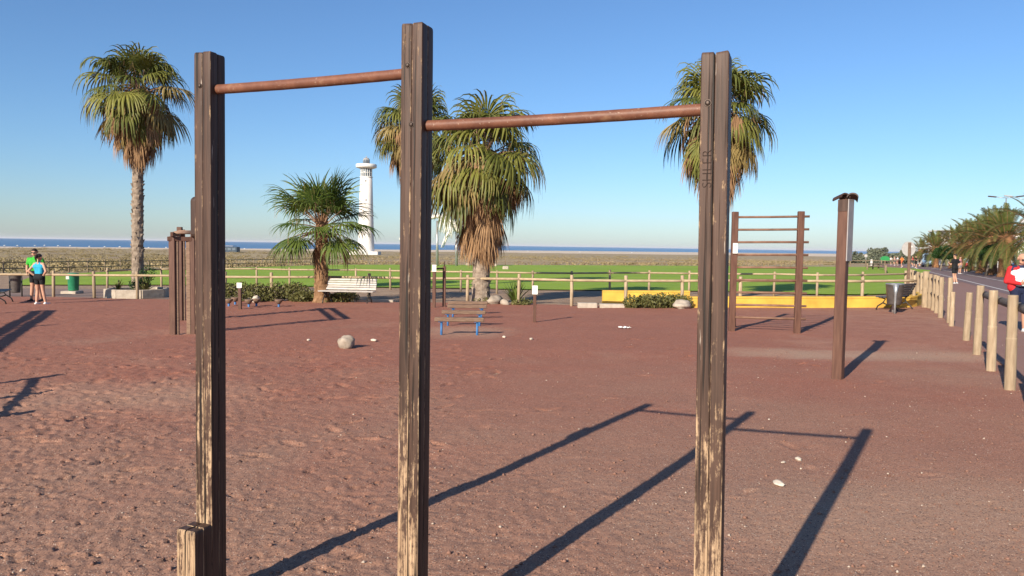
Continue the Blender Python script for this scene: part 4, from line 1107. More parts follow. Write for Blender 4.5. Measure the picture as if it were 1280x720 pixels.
for k, tt in enumerate((-13, 0, 7, 14.5, 24, 34, 45, 57, 70, 84, 100)):
    q = rp(T0 + tt, PALM0 + 1.2 + RNG.uniform(-.7, .7)); i = k - 1
    lab = dlab.get(i, f'small distant date palm, {far_lab[max(0, i - 4)]} beyond the blue van along the street')
    date_palm(Vector((q.x, q.y, lz(q.x, q.y) + .1)), RNG.uniform(2.5, 2.9) if k else 2.9, lab, 70 + k, 48 if k < 5 else 36, RNG.uniform(.92, 1.05))

# ------------------------------------------------------------------ leaf clouds: shrubs, hedges, clipped trees, scrub
def leafcloud(n, clumps, size, seed, squash=.8):
    """clumps: list of (x, y, z, rx, ry, rz); returns verts, faces of small folded leaves"""
    R = np.random.default_rng(seed); C = np.array(clumps, float); w = C[:, 3] * C[:, 4]; w = w / w.sum()
    k = R.choice(len(C), n, p=w); d = R.normal(size=(n, 3)); d /= np.linalg.norm(d, axis=1)[:, None]
    rad = R.random(n) ** .33; rad = np.where(R.random(n) < .6, .75 + .3 * R.random(n), rad)
    c = C[k, :3] + d * rad[:, None] * C[k, 3:6]
    a = R.normal(size=(n, 3)) + d * .4; a /= np.linalg.norm(a, axis=1)[:, None]
    b = np.cross(a, R.normal(size=(n, 3))); b /= np.linalg.norm(b, axis=1)[:, None]
    s = size * R.uniform(.6, 1.35, n)[:, None]
    v = np.stack([c - a * s, c - b * s * .42, c + a * s, c + b * s * .42], 1).reshape(-1, 3)
    return v, np.arange(4 * n).reshape(-1, 4)
def shrub(name, p, n, clumps, size, seed, mat, label, cat, group=None, stems=6):
    t = thing(name, p, label, cat, 0, group)
    v, f = leafcloud(n, clumps, size, seed); link('foliage', np_mesh('foliage', v, f, mat), t)
    R = random.Random(seed)
    for k in range(stems):
        c = R.choice(clumps); mb = MB(); mb.tube([(c[0] * .8, c[1] * .8, -.05), (c[0], c[1], c[2] + .4 * c[5])], [.018, .006], 5); mb.obj('stem', M['beam'], t)
    return t
R_ = random.Random(21)
def bed(x0, x1, py, hgt, depth, n, seed, name, label, leaf=.05):
    a = G(x0, py); b = G(x1, py); L = (b - a).length; R = random.Random(seed); cl = []
    k = 0
    while k * .32 < L:
        x = k * .32
        for j in range(2):
            rr = R.uniform(.26, .42); cl.append((x + R.uniform(-.12, .12), R.uniform(0, depth), hgt * R.uniform(.35, .6), rr, rr, hgt * R.uniform(.38, .58)))
        k += 1
    d = (b - a).normalized()
    t = shrub(name, a, n, cl, leaf, seed, M['shrub'], label, 'shrub', stems=10); t.rotation_euler = (0, 0, atan2(d.y, d.x)); return t
bed(276, 372, 378, .68, .7, 5200, 41, 'hedge', 'low olive-green hedge behind the stepping stumps')
bed(374, 396, 378.5, .42, .5, 1100, 43, 'hedge', 'low green plants left of the small palm trunk')
bed(414, 440, 379, .40, .5, 1400, 44, 'hedge', 'low plants under the white bench')
bed(792, 864, 386.5, .46, .6, 3600, 45, 'shrub_bed', 'yellowish olive shrubs in front of the yellow wall')
bed(606, 616, 381, .25, .4, 260, 46, 'low_plant', 'small plants at the foot of the shaggy palm')
bed(656, 668, 382.5, .25, .4, 380, 47, 'low_plant', 'yellow-green low plants right of the spiky plant')
def spiky(p, n, l, label, seed, mat):
    R = random.Random(seed); t = thing('spiky_plant', p, label, 'plant')
    for k in range(n):
        a = R.uniform(0, 2 * pi); e = radians(R.uniform(35, 85)); q = Vector((0, 0, 0)); d = Vector((cos(a) * cos(e), sin(a) * cos(e), sin(e))); s = Vector((-sin(a), cos(a), 0)); ll = l * R.uniform(.7, 1.1); vs = []
        for i in range(6):
            w = .035 * (1 - (i / 5) ** 1.6) + .002; vs += [q - s * w, q + s * w]; d = (d + Vector((0, 0, -.10))).normalized(); q = q + d * ll / 5
        mb = MB(); mb.add(vs, [(2 * i, 2 * i + 1, 2 * i + 3, 2 * i + 2) for i in range(5)]); mb.obj('leaf', mat, t)
    return t
spiky(G(645, 380.5), 46, .95, 'green spiky plant between the shaggy palm and the marker post', 3, M['young_leaf'])
spiky(PLANT + Vector((.55, -.55, .25)), 30, .6, 'spiky green succulent on the right of the stone planter', 4, M['shrub'])
spiky(PLANT + Vector((-.5, -.5, .25)), 22, .5, 'spiky green succulent on the left of the stone planter', 5, M['shrub'])
shrub('planter_shrub', PLANT + Vector((.35, -.35, .25)), 900, [(0, 0, .4, .3, .3, .4), (.2, .1, .7, .25, .25, .3), (-.1, 0, .25, .4, .3, .25)], .045, 6, M['ficus'], 'dark leafy shrub beside the tall palm trunk in the planter', 'shrub')
def ball_tree(p, r, h, seed, label, lean=.2):
    t = thing('clipped_tree', p, label, 'tree'); R = random.Random(seed); cl = [(0, 0, h, r * .8, r * .8, r * .62)]
    for k in range(26):
        a = R.uniform(0, 6.28); e = R.uniform(-.6, 1.3); cl.append((r * .72 * cos(a) * cos(e), r * .72 * sin(a) * cos(e), h + r * .58 * sin(e), r * .36, r * .36, r * .3))
    v, f = leafcloud(9000, cl, .075, seed); link('crown', np_mesh('crown', v, f, M['ficus']), t)
    mb = MB(); mb.tube([(-lean, 0, -.1), (-lean * .5, 0, h * .4), (0, 0, h)], [.09, .075, .05], 8); mb.obj('trunk', M['trunk'], t)
ball_tree(G(1237, 345), .98, 1.85, 3, 'clipped round dark tree nearest on the far pavement', .35)
ball_tree(G(1178, 338.5), 1.15, 2.0, 4, 'clipped round dark tree farther along the pavement', .25)

# dry scrub between the back fence and the beach
R3 = np.random.default_rng(8); cl = []
while len(cl) < 3400:
    y = 62 * (620 / 62) ** R3.random(); u = R3.uniform(-.80, .50); x = u * y
    if y < backline(x) + 2.5 or shore(x) - y < np.interp(x, [-600, -300, 100, 900], [330, 400, 700, 920]): continue
    if x > 30 + .40 * (y - 60): continue
    if fbm(np.array([x / 25.]), np.array([y / 25.]), 3, 3)[0] < .45 + .1 * R3.random(): continue
    r = R3.uniform(.28, .85) * (1 + y / 500); cl.append((x, y, lz(x, y) + .2 * r, r, r, r * .42))
v, f = leafcloud(150000, cl, .17, 9)
tag(link('dry_scrub', np_mesh('dry_scrub', v, f, M['scrubleaf'])), 'dry olive-brown scrub on the flat behind the back fence', 'scrub', None, 'stuff')
# far belt of trees at the end of the street
cl = []
for k in range(190):
    d = R3.uniform(230, 460); px = R3.uniform(1062, 1150) if R3.random() < .8 else R3.uniform(1150, 1270); q = far(px, d)
    h = R3.uniform(1.2, 3.2) * d / 300 * (1.35 if px > 1085 else 1.0)
    cl.append((q.x, q.y, q.z + h * .55, h * .62, h * .62, h * .5))
    if R3.random() < .2: cl.append((q.x, q.y, q.z + h * 1.25, h * .3, h * .3, h * .3))
v, f = leafcloud(60000, cl, .55, 12)
tag(link('far_trees', np_mesh('far_trees', v, f, M['fartree'])), 'distant belt of trees at the end of the street', 'trees', None, 'stuff')
#FAR
# ------------------------------------------------------------------ lighthouse
D = 490.0; lp_ = far(457.5, D); tp = at(457.5, 195, D)
lt = thing('lighthouse', lp_, 'tall white lighthouse with a wide gallery standing far behind the small palm', 'lighthouse')
zz = lambda py: at(457.5, py, D).z - lp_.z
mb = MB(); mb.lathe([(5.6, -2), (5.4, 2), (4.9, zz(290)), (4.35, zz(255)), (3.85, zz(222))], 40); mb.obj('tower_shaft', M['tower'], lt)
mb = MB(); mb.lathe([(4.75, zz(270)), (4.95, zz(269.5)), (4.95, zz(268.6)), (4.6, zz(268))], 40); mb.obj('ledge', M['tower'], lt)
mb = MB(); mb.lathe([(3.55, zz(222)), (3.55, zz(210))], 32); mb.obj('watch_room', M['lantern'], lt)
for k in range(16):
    a = 2 * pi * k / 16; mb = MB(); mb.box((3.6 * cos(a), 3.6 * sin(a), (zz(222) + zz(210)) / 2), (.34, .34, zz(210) - zz(222)), Matrix.Rotation(a, 3, 'Z')); mb.obj('mullion', M['wallwhite'], lt)
mb = MB(); mb.lathe([(3.68, zz(216.3)), (3.68, zz(215.7))], 32); mb.obj('transom', M['wallwhite'], lt)
mb = MB(); mb.lathe([(3.9, zz(222.2)), (4.1, zz(221.8)), (4.1, zz(221)), (3.7, zz(220.6))], 40); mb.obj('sill', M['wallwhite'], lt)
mb = MB(); mb.lathe([(4.2, zz(211)), (6.4, zz(209.6)), (6.6, zz(209.2)), (6.6, zz(205.6)), (6.2, zz(205.3)), (2, zz(205.2))], 40); gl = mb.obj('gallery', M['wallwhite'], lt)
mb = MB(); mb.lathe([(2.0, zz(205.3)), (2.0, zz(200)), (2.05, zz(199.8))], 20); mb.obj('lantern', M['lantern'], lt)
for k in range(8):
    a = 2 * pi * k / 8; mb = MB(); mb.tube([(2.05 * cos(a), 2.05 * sin(a), zz(205.3)), (2.05 * cos(a), 2.05 * sin(a), zz(199.6)), (1.3 * cos(a), 1.3 * sin(a), zz(197.6)), (0, 0, zz(196.9))], .13, 6); mb.obj('lantern_rib', M['steel'], lt)
mb = MB(); mb.lathe([(2.15, zz(199.9)), (1.9, zz(198.8)), (1.2, zz(197.6)), (.3, zz(196.9)), (.2, zz(195))], 20); mb.obj('dome', M['greyplate'], lt)
for k, (px, py) in enumerate(((457.2, 226), (457.4, 250), (457.4, 284))):
    c = at(px, py, D - (3.85, 4.2, 4.75)[k]) - lp_; mb = MB(); mb.box(c, (.55, .4, 1.1)); mb.obj('window', M['glassdark'], lt)
mb = MB(); mb.box((0, -2, .6), (18, 12, 3.0), bev=.2); mb.obj('base_building', M['tower'], lt)

# beach kiosk
q = far(286, 560); kb = thing('beach_kiosk', q, 'low dark beach kiosk with a flat roof by the sea', 'kiosk')
mb = MB(); mb.box((0, 0, 1.9), (14, 7, 3.8)); mb.obj('walls', M['kiosk'], kb)
mb = MB(); mb.box((-1, 0, 4.45), (11, 8, .35)); mb.obj('roof', M['greyplate'], kb)
for k in range(4):
    mb = MB(); mb.box((-6 + k * 3.4, -3.2, 4.0), (.2, .2, .7)); mb.obj('roof_post', M['greyplate'], kb)
    mb = MB(); mb.box((-5 + k * 3.3, -3.53, 2.2), (2.3, .06, 1.6)); mb.obj('window', M['lantern'], kb)
# bathers' parasols and people are specks; a few white sunshades on the sand
R_ = random.Random(31)
for k in range(16):
    px = [6, 22, 44, 56, 73, 88, 112, 131, 150, 186, 208, 299, 306, 660, 725, 790][k]; d = 600 if px < 320 else 900
    q = far(px, d + R_.uniform(-30, 60)); t = thing('beach_sunshade', q, 'tiny white sunshade on the distant beach', 'sunshade', 0, 'sunshades on the far beach')
    mb = MB(); mb.tube([(0, 0, 0), (0, 0, 2.0)], .05, 5); mb.obj('pole', M['steel'], t)
    mb = MB(); mb.lathe([(1.1, 1.75), (.6, 2.05), (.05, 2.25)], 8); mb.obj('canopy', M['wallwhite'], t)

# ------------------------------------------------------------------ whale skeleton on poles
a1 = G(546.5, 332.8); D1 = a1.y
wh = thing('whale_skeleton', a1, 'white whale skeleton raised on steel poles on the lawn behind the centre post', 'sculpture')
def wp(px, py, off=0): return at(px, py, D1 + off) - a1
for px, top in ((546.5, 276), (570.5, 288), (516, 286)):
    b = wp(px, 333); mb = MB(); mb.tube([(b.x, b.y, -.4 + lz(a1.x + b.x, a1.y + b.y) - a1.z), wp(px, top)], [.20, .17], 14); mb.obj('pole', M['steel'], wh)
spine = [(500, 299), (510, 291), (520, 284), (530, 277), (538, 272.5), (546, 270.5), (554, 272), (561, 276), (567, 280), (573, 282)]
def sp_at(u):
    f = u * (len(spine) - 1); i = min(len(spine) - 2, int(f)); t = f - i
    return Vector((spine[i][0] * (1 - t) + spine[i + 1][0] * t, spine[i][1] * (1 - t) + spine[i + 1][1] * t, 0))
for k in range(34):
    u = k / 33; s = sp_at(u); c = wp(s.x, s.y); r = .10 + .20 * sin(pi * min(1, u * .62 + .05))
    mb = MB(); mb.ball(c, r, 8, 6, 0, (.95, 1.1, 1), .2, k)
    mb.tube([c, c + Vector((-.12, 0, r * 2.4))], [r * .35, r * .15], 5); mb.tube([c + Vector((0, -r * 2, 0)), c + Vector((0, r * 2, 0))], r * .22, 5)
    mb.obj('vertebra', M['bone'], wh)
for k in range(9):
    u = .60 + .035 * k; s = sp_at(u); c = wp(s.x, s.y)
    for sg in (-1, 1):
        pts = [c + Vector((-.35 * t * t + .1 * t, sg * 1.25 * sin(pi * .9 * t) ** .9, -2.1 * t)) for t in [i / 8 for i in range(9)]]
        mb = MB(); mb.tube(pts, [.085 * (1 - .6 * i / 8) for i in range(9)], 6); mb.obj('rib', M['bone'], wh)
c = wp(575, 285)
mb = MB(); mb.ball(c, .95, 16, 10, 0, (1.1, .8, .75), .45, 5); mb.tube([c + Vector((.5, 0, -.1)), c + Vector((1.6, 0, -.6)), c + Vector((2.9, 0, -1.3))], [.6, .36, .12], 10); mb.obj('skull', M['bone'], wh)
for sg in (-1, 1):
    mb = MB(); mb.tube([c + Vector((.1, sg * .75, -.5)), c + Vector((1.2, sg * .8, -1.3)), c + Vector((2.7, sg * .15, -1.9))], [.2, .17, .07], 8); mb.obj('jaw', M['bone'], wh)
    cc = wp(564, 282); mb = MB(); mb.tube([cc + Vector((0, sg * .8, -.6)), cc + Vector((-.7, sg * 1.3, -1.7)), cc + Vector((-1.3, sg * 1.5, -3.2))], [.2, .15, .05], 8); mb.obj('flipper', M['bone'], wh)
for k, (px, py, lab, m) in enumerate(((585, 332, 'small dark stone block on the lawn left of the shaggy palm trunk', 'rock'), (618, 333, 'small pale stone block on the lawn right of the shaggy palm trunk', 'conc'), (632, 337, 'larger pale stone block on the lawn right of the shaggy palm', 'conc'))):
    p = G(px, py); mb = MB(); mb.box((0, 0, .15), (.7, .5, .5), bev=.08); o = mb.obj('stone_block', M[m]); o.location = p; tag(o, lab, 'stone')

# ------------------------------------------------------------------ signs and lamps
p = G(1133.5, 378)
t = thing('traffic_sign', p, 'round traffic sign seen from behind on a brown post by the log posts', 'sign', radians(8))
mb = MB(); mb.box((0, -.02, 1.05), (.085, .06, 2.2), bev=.006); mb.obj('upright', M['beam'], t)
mb = MB(); mb.tube([(0, .02, 1.92), (0, .045, 1.92)], .265, 32, smooth=False); mb.obj('disc', M['signback'], t)
mb = MB(); mb.tube([(.10, .005, 2.0), (.10, .02, 2.0)], .035, 10); mb.obj('bracket', M['white'], t)
p = G(1106, 333); gm = cloth('green sign face', (.03, .26, .08))
t = thing('information_sign', p, 'green arched information sign far along the promenade', 'sign')
mb = MB(); mb.prism([(-.75, .95), (.75, .95), (.75, 1.35), (.5, 1.6), (0, 1.72), (-.5, 1.6), (-.75, 1.35)], -.06, .06, axis='y'); mb.obj('panel', gm, t)
mb = MB(); mb.box((0, 0, .5), (.16, .1, 1.0)); mb.obj('upright', M['beam'], t)
p = G(1089, 331.5); t = thing('stone_pillar', p, 'white pillar beside the far wooden pen', 'pillar'); mb = MB(); mb.box((0, 0, .5), (.32, .32, 1.2), taper=.85); mb.obj('shaft', M['wallwhite'], t)
p = G(1082, 331); t = thing('traffic_sign', p, 'tiny round sign on a thin pole far beyond the lawn', 'sign')
mb = MB(); mb.tube([(0, 0, 0), (0, 0, 1.9)], .04, 6); mb.obj('pole', M['steel'], t); mb = MB(); mb.tube([(0, 0, 1.8), (0, .03, 1.8)], .3, 16, smooth=False); mb.obj('disc', M['signback'], t)
rail_fence('wooden_pen', [G(1084, 337.5), G(1091, 337), G(1098, 336.8), G(1106, 338.5), G(1107, 342)], .8, .09, [.7, .35], .07, 'dark wooden pen at the far right corner of the lawn', M['farfence'], M['farfence'])
def lamp(p, h, label, kind):
    t = thing('street_lamp', p, label, 'lamp post', atan2(RD.y, RD.x))
    mb = MB(); mb.tube([(0, 0, -.1), (0, 0, h * .5), (0, 0, h)], [.10, .075, .05], 10); mb.obj('pole', M['steel'], t)
    for s in ((-1, 1) if kind == 2 else (1,)):
        L = .9 if kind == 2 else 1.8
        mb = MB(); mb.tube([(0, 0, h - (.02 if kind == 2 else .9)), (0, s * L * .4, h - (.0 if kind == 2 else .25)), (0, s * L, h + .1)], .035, 8); mb.obj('arm', M['steel'], t)
        mb = MB(); mb.box((0, s * (L + .3), h + .12), (.26, .75, .12), Matrix.Rotation(s * .12, 3, 'X'), bev=.04); mb.obj('lamp_head', M['greyplate'] if kind == 1 else M['dark'], t)
q = G(1253, 341.5); lamp(q, at(1252, 247, q.y).z - q.z, 'tall street lamp with two dark heads above the date palms', 2)
q = G(1250, 333); lamp(q, at(1240, 263, q.y).z - q.z, 'farther street lamp with one pale head left of the double lamp', 1)
q = G(1286, 341.5); lamp(q, at(1276, 246, q.y).z - q.z, 'street lamp with one pale head at the right edge', 1)
q = G(1271.5, 347); t = thing('street_pole', q, 'plain grey steel pole behind the man in the red jacket', 'pole'); mb = MB(); mb.tube([(0, 0, -.1), (0, 0, 3.2)], .12, 10); mb.obj('shaft', M['steel'], t)

# ------------------------------------------------------------------ buildings behind the date palms
def block(p, rz, w, d, storeys, label, seed):
    t = thing('apartment_building', p, label, 'building', rz); R = random.Random(seed); H = 3.0
    for s in range(storeys):
        st = s * 1.6
        mb = MB(); mb.box((0, st / 2, s * H + 1.4), (w, d - st, 2.8)); wl_ = mb.obj('wall', M['wallwhite'], t)
        mb = MB(); mb.box((0, st / 2 - .8, s * H + 2.9), (w + .5, d - st + 1.9, .2)); mb.obj('balcony_slab', M['wallwhite'], t)
        mb = MB(); mb.box((0, -d / 2 + st - 1.7, s * H + .45), (w, .12, .8)); mb.obj('parapet', M['wallwhite'], t)
        n = int(w / 4)
        for k in range(n):
            x = -w / 2 + (k + .5) * w / n
            mb = MB(); mb.box((x, -d / 2 + st - .02, s * H + 1.35), (2.2, .1, 2.0)); wn_ = mb.obj('window', M['glassdark'], t)
            mb = MB(); mb.box((x, -d / 2 + st - .08, s * H + 1.35), (.08, .06, 2.0)); mb.obj('frame', M['wallwhite'], wn_)
            mb = MB(); mb.box((x + w / n / 2 - .1, -d / 2 + st - .8, s * H + 1.4), (.18, 1.6, 2.8)); mb.obj('party_wall', M['wallwhite'], t)
    mb = MB(); mb.box((w * .2, st / 2, storeys * H + .7), (w * .25, 3, 1.4)); mb.obj('roof_house', M['wallwhite'], t)
q = far(1268, 118); block(Vector((q.x, q.y, q.z)), atan2(RD.y, RD.x) + pi + .3, 34, 12, 2, 'white terraced apartment block above the date palms at right', 1)
q = far(1213, 190); block(Vector((q.x + 8, q.y, q.z)), atan2(RD.y, RD.x) + pi, 30, 12, 1, 'low white building glimpsed between the date palms', 2)

# ------------------------------------------------------------------ parked vehicles
def car(p, rz, label, paint, cat='car', van=False, L=4.2):
    t = thing('parked_car' if not van else 'parked_van', p, label, cat, rz)     # nose towards +X
    h = L / 2; w = .87
    if van: top = [(-h, .95), (-h + .08, 1.1), (h - 1.3, 1.12), (h - .5, 1.02), (h - .12, .85), (h, .62)]; gh = [(-h + .06, 1.1), (-h + .14, 2.0), (-h + .5, 2.1), (h - 1.75, 2.08), (h - 1.45, 1.98), (h - .75, 1.08)]
    else: top = [(-h, .80), (-h + .12, .96), (-.9, .98), (.6, .96), (h - .7, .88), (h - .15, .76), (h, .58)]; gh = [(-h + .18, .95), (-h + .55, 1.34), (-h + 1.0, 1.44), (-.1, 1.46), (.35, 1.38), (1.05, .96)]
    def interp(pr, x): return float(np.interp(x, [a for a, _ in pr], [b for _, b in pr]))
    mb = MB(); vs = []; fs = []; xs = np.linspace(-h, h, 22); N = 10
    for x in xs:
        e = 1 - .10 * abs(x / h) ** 4; zt = interp(top, x); zb = .24 + .10 * abs(x / h) ** 6
        half = [(.80, zb), (.97, zb + .10), (1.0, .5 * zb + .5 * zt), (.985, zt - .08), (.90, zt)]
        for a, b in half: vs.append((x, w * e * a, b))
        for a, b in reversed(half): vs.append((x, -w * e * a, b))
    for i in range(len(xs) - 1):
        for k in range(N): fs.append((i * N + k, i * N + (k + 1) % N, i * N + N + (k + 1) % N, i * N + N + k))
    fs += [tuple(range(N)), tuple((len(xs) - 1) * N + k for k in range(N - 1, -1, -1))]
    mb.add(vs, fs, 0, True); body = mb.obj('body', paint, t)
    g0, g1 = gh[0][0], gh[-1][0]; xs = np.linspace(g0, g1, 18); vs = []; fs = []; N = 8
    for x in xs:
        zt = interp(gh, x); zb = .92 if not van else 1.06; q = (zt - zb)
        half = [(.90, zb), (.88 - .03 * q, zb + q * .35), (.84 - .10 * q * .8, zb + q * .8), (.70 - .05 * q, zt)]
        for a, b in half: vs.append((x, w * a, b))
        for a, b in reversed(half): vs.append((x, -w * a, b))
    for i in range(len(xs) - 1):
        for k in range(N): fs.append((i * N + k, i * N + (k + 1) % N, i * N + N + (k + 1) % N, i * N + N + k))
    mb = MB(); mb.add(vs, fs, 0, True); mb.obj('windows', M['glassdark'], t)
    mb = MB(); mb.prism([(a, b + .012) for a, b in gh[1:-1]] + [(a, b - .05) for a, b in reversed(gh[1:-1])], -w * .70, w * .70, axis='y'); mb.obj('roof', paint, t)
    for s in (-1, 1):
        for fx in (.02, .42, .98):
            x = g0 + (g1 - g0) * fx; x2 = min(max(x, gh[1][0]), gh[-2][0]); zt = interp(gh, x2)
            mb = MB(); beam(mb, (x, s * w * .905, .93 if not van else 1.07), (x2, s * w * .76, zt - .02), .07, .05); mb.obj('pillar', paint, t)
        for x in (-h + .78, h - .82):
            mb = MB(); mb.lathe([(.19, -.09), (.30, -.10), (.315, -.06), (.315, .06), (.30, .10), (.19, .09)], 20); wh_ = mb.obj('wheel', M['rubber'], t, (x, s * (w - .09), .315), (radians(90), 0, 0))
            mb = MB(); mb.lathe([(.185, -.098), (.19, .098), (.05, .105)], 14); mb.obj('rim', M['steel'], wh_)
        mb = MB(); mb.box((h - .10, s * .58, .66), (.16, .34, .14), Matrix.Rotation(-s * .35, 3, 'Z'), bev=.03); mb.obj('headlight', M['white'], t)
        mb = MB(); mb.box((-h + .05, s * .66, .80), (.10, .22, .18), bev=.03); mb.obj('tail_light', M['taillight'], t)
    for x in (h - .02, -h + .02):
        mb = MB(); mb.box((x, 0, .42), (.10, 1.45, .2), bev=.04); mb.obj('bumper', M['iron'], t)
M['taillight'] = cloth('red tail light', (.35, .02, .02))
ang = atan2(RD.y, RD.x)
cars = ((-1.5, 6.2, .3, 'silver white hatchback parked under the date palms right of the clipped tree', carpaint('silver paint', (.55, .56, .58))), (3.6, 6.4, .2, 'white car parked behind the nearest clipped tree', carpaint('white paint', (.72, .72, .71))), (9.5, 6.0, .1, 'black car parked behind the two pedestrians', carpaint('black paint', (.015, .015, .017))), (15, 6.2, .1, 'dark grey car parked deep in the shade of the date palms', carpaint('grey paint', (.05, .052, .056))))
for tt, oo, da, lab, pm in cars:
    q = rp(T0 + tt, PALM0 + oo); car(Vector((q.x, q.y, lz(q.x, q.y) + .10)), ang + pi / 2 + da + pi, lab, pm)
q = G(1160.5, 334); car(q + Vector((0, 0, .02)), ang + pi, 'pale blue and white van stopped far along the street', carpaint('pale blue paint', (.30, .42, .55)), 'van', True, 4.8)
#PEOPLE
# ------------------------------------------------------------------ people
def capsule(mb, a, b, ra, rb, n=12):
    a = Vector(a); b = Vector(b); d = b - a; L = d.length
    d = d.normalized() if L > 1e-6 else Vector((0, 0, 1)); pts = []; rad = []
    for k in range(5): t = pi / 2 * k / 4; pts.append(a - d * ra * cos(t) * .999); rad.append(max(ra * sin(t), .0004))
    for k in range(5): t = pi / 2 * k / 4; pts.append(b + d * rb * sin(t) * .999); rad.append(max(rb * cos(t), .0004))
    mb.tube(pts, rad, n)
def hand(S, wrist, d, palm, lab='skin', curl=.6, side=1, k=1.0):
    """palm plus four fingers and a thumb; d points along the hand, palm is the way the palm faces"""
    d = Vector(d).normalized(); palm = Vector(palm); palm = (palm - d * palm.dot(d)).normalized(); sd = d.cross(palm) * side
    w = Vector(wrist)
    for o in (-.026, 0, .026): S.append((w + sd * o * .6 * k + d * .015, w + d * .085 * k + sd * o * k, .016 * k, .014 * k, lab))
    for i, (o, l) in enumerate(((-.034, .062), (-.012, .075), (.011, .070), (.033, .055))):
        p = w + d * .088 * k + sd * o * k; d2 = (d * cos(curl * .6) + palm * sin(curl * .6)).normalized(); q = p + d2 * l * .55 * k
        d3 = (d * cos(curl * 1.7) + palm * sin(curl * 1.7)).normalized(); S.append((p, q, .0100 * k, .0095 * k, lab)); S.append((q, q + d3 * l * .5 * k, .0095 * k, .0085 * k, lab))
    p = w + d * .03 * k - sd * .030 * k; q = p + (d * .6 - sd * .7 + palm * .35).normalized() * .045 * k; S.append((p, q, .013 * k, .011 * k, lab)); S.append((q, q + (d * .9 - sd * .2 + palm * .4).normalized() * .034 * k, .011 * k, .009 * k, lab))
def person(p, rz, H, label, mats, pose, voxel=.011, group=None, build=1.0, hair='short', head_pitch=0.0, female=False, extras=None):
    s = H / 1.75; S = []; V_ = lambda *a: Vector(a)
    P = dict(pose)
    g = lambda k, d: Vector(P.get(k, d))
    hw = .088 if not female else .092; sw = (.185 if not female else .158) * build; b = build
    for sg, n in ((-1, 'R'), (1, 'L')):
        hip = V_(sg * hw, 0, .93); kn = g('knee' + n, (sg * .095, -.015, .50)); an = g('ankle' + n, (sg * .10, .02, .09)); toe = g('toe' + n, (an.x + sg * .02, an.y - .17, .035))
        m = hip.lerp(kn, P.get('hem', .55))
        S += [(hip, m, .098 * b, .080 * b, 'shorts'), (m, kn, .072 * b, .056, P.get('leg', 'skin')), (kn, kn.lerp(an, .35), .055, .056, P.get('leg', 'skin')), (kn.lerp(an, .35), an, .056, .038, P.get('leg', 'skin'))]
        heel = an + V_(0, .04, -.045); S += [(an, an + V_(0, 0, -.02), .042, .045, 'shoe'), (heel, toe, .042, .036, 'shoe'), (heel + V_(sg * .015, 0, 0), toe + V_(sg * .02, .02, 0), .036, .032, 'shoe')]
    S += [(V_(-.075 * b, .015, .95), V_(.075 * b, .015, .95), .115 * b, .115 * b, 'shorts'), (V_(-.07, .01, 1.0), V_(.07, .01, 1.0), .106 * b, .106 * b, 'shorts')]
    top = 'shirt'
    for x in (-.06, 0, .06): S.append((V_(x * (.85 if female else 1), 0, 1.06), V_(x * 1.2, -.005, 1.27), (.098 if not female else .088) * b, (.108 if not female else .100) * b, top))
    S += [(V_(-.10 * b, .0, 1.32), V_(.10 * b, .0, 1.32), .105 * b, .105 * b, top), (V_(-sw + .05, .01, 1.405), V_(sw - .05, .01, 1.405), .062, .062, P.get('yoke', top)), (V_(0, .015, 1.43), V_(0, .0, 1.47), .068, .058, P.get('yoke', top))]
    if female: S += [(V_(-.07, -.085, 1.29), V_(-.07, -.09, 1.29), .055, .055, top), (V_(.07, -.085, 1.29), V_(.07, -.09, 1.29), .055, .055, top)]
    if P.get('straps'):
        for sg in (-1, 1): S += [(V_(sg * .085, .045, 1.36), V_(sg * .05, .05, 1.44), .06, .03, 'shirt'), (V_(sg * .05, .045, 1.45), V_(sg * .07, -.05, 1.42), .028, .03, 'shirt')]
    if P.get('jacket'):
        for sg in (-1, 1): S += [(V_(sg * .12, .01, 1.38), V_(sg * .15, .01, 1.0), .095 * b, .092 * b, 'jacket'), (V_(sg * .13, .0, 1.41), V_(sg * .17, .0, 1.39), .082, .076, 'yoke')]
        S += [(V_(-.08, .05, 1.35), V_(.08, .05, 1.35), .10 * b, .10 * b, 'yoke'), (V_(-.08, .045, 1.05), V_(.08, .045, 1.05), .10 * b, .10 * b, 'jacket')]
    for sg, n in ((-1, 'R'), (1, 'L')):
        sh = V_(sg * sw, .01, 1.405); el = g('elbow' + n, (sg * .25, .03, 1.12)); wr = g('wrist' + n, (sg * .26, -.05, .87))
        sl = P.get('sleeve', .55); m = sh.lerp(el, sl if sl <= 1 else 1)
        up_l = P.get('sleeve_mat', 'shirt') if sl > 0 else 'skin'
        S += [(sh, m, .060 * b, .052 * b, up_l)]
        if sl < 1: S += [(m, el, .044 * b, .040, 'skin')]
        lo_l = P.get('sleeve_mat', 'shirt') if sl > 1 else 'skin'; e2 = .05 if sl > 1 else .040
        S += [(el, el.lerp(wr, .4), e2, e2, lo_l), (el.lerp(wr, .4), wr.lerp(el, .06), e2, .028 if sl <= 1 else .038, lo_l), (wr.lerp(el, .1), wr, .027, .025, 'skin')]
        hand(S, wr, P.get('hand' + n, (wr - el)), P.get('palm' + n, (-sg, 0, 0)), 'skin', P.get('curl', .6), sg)
    nk = V_(0, .01, 1.47); rot = Matrix.Rotation(head_pitch, 4, 'X')
    def hd(x, y, z): return nk + (rot @ (Vector((x, y, z)) - Vector((0, .01, 1.50)))) + V_(0, 0, .03)
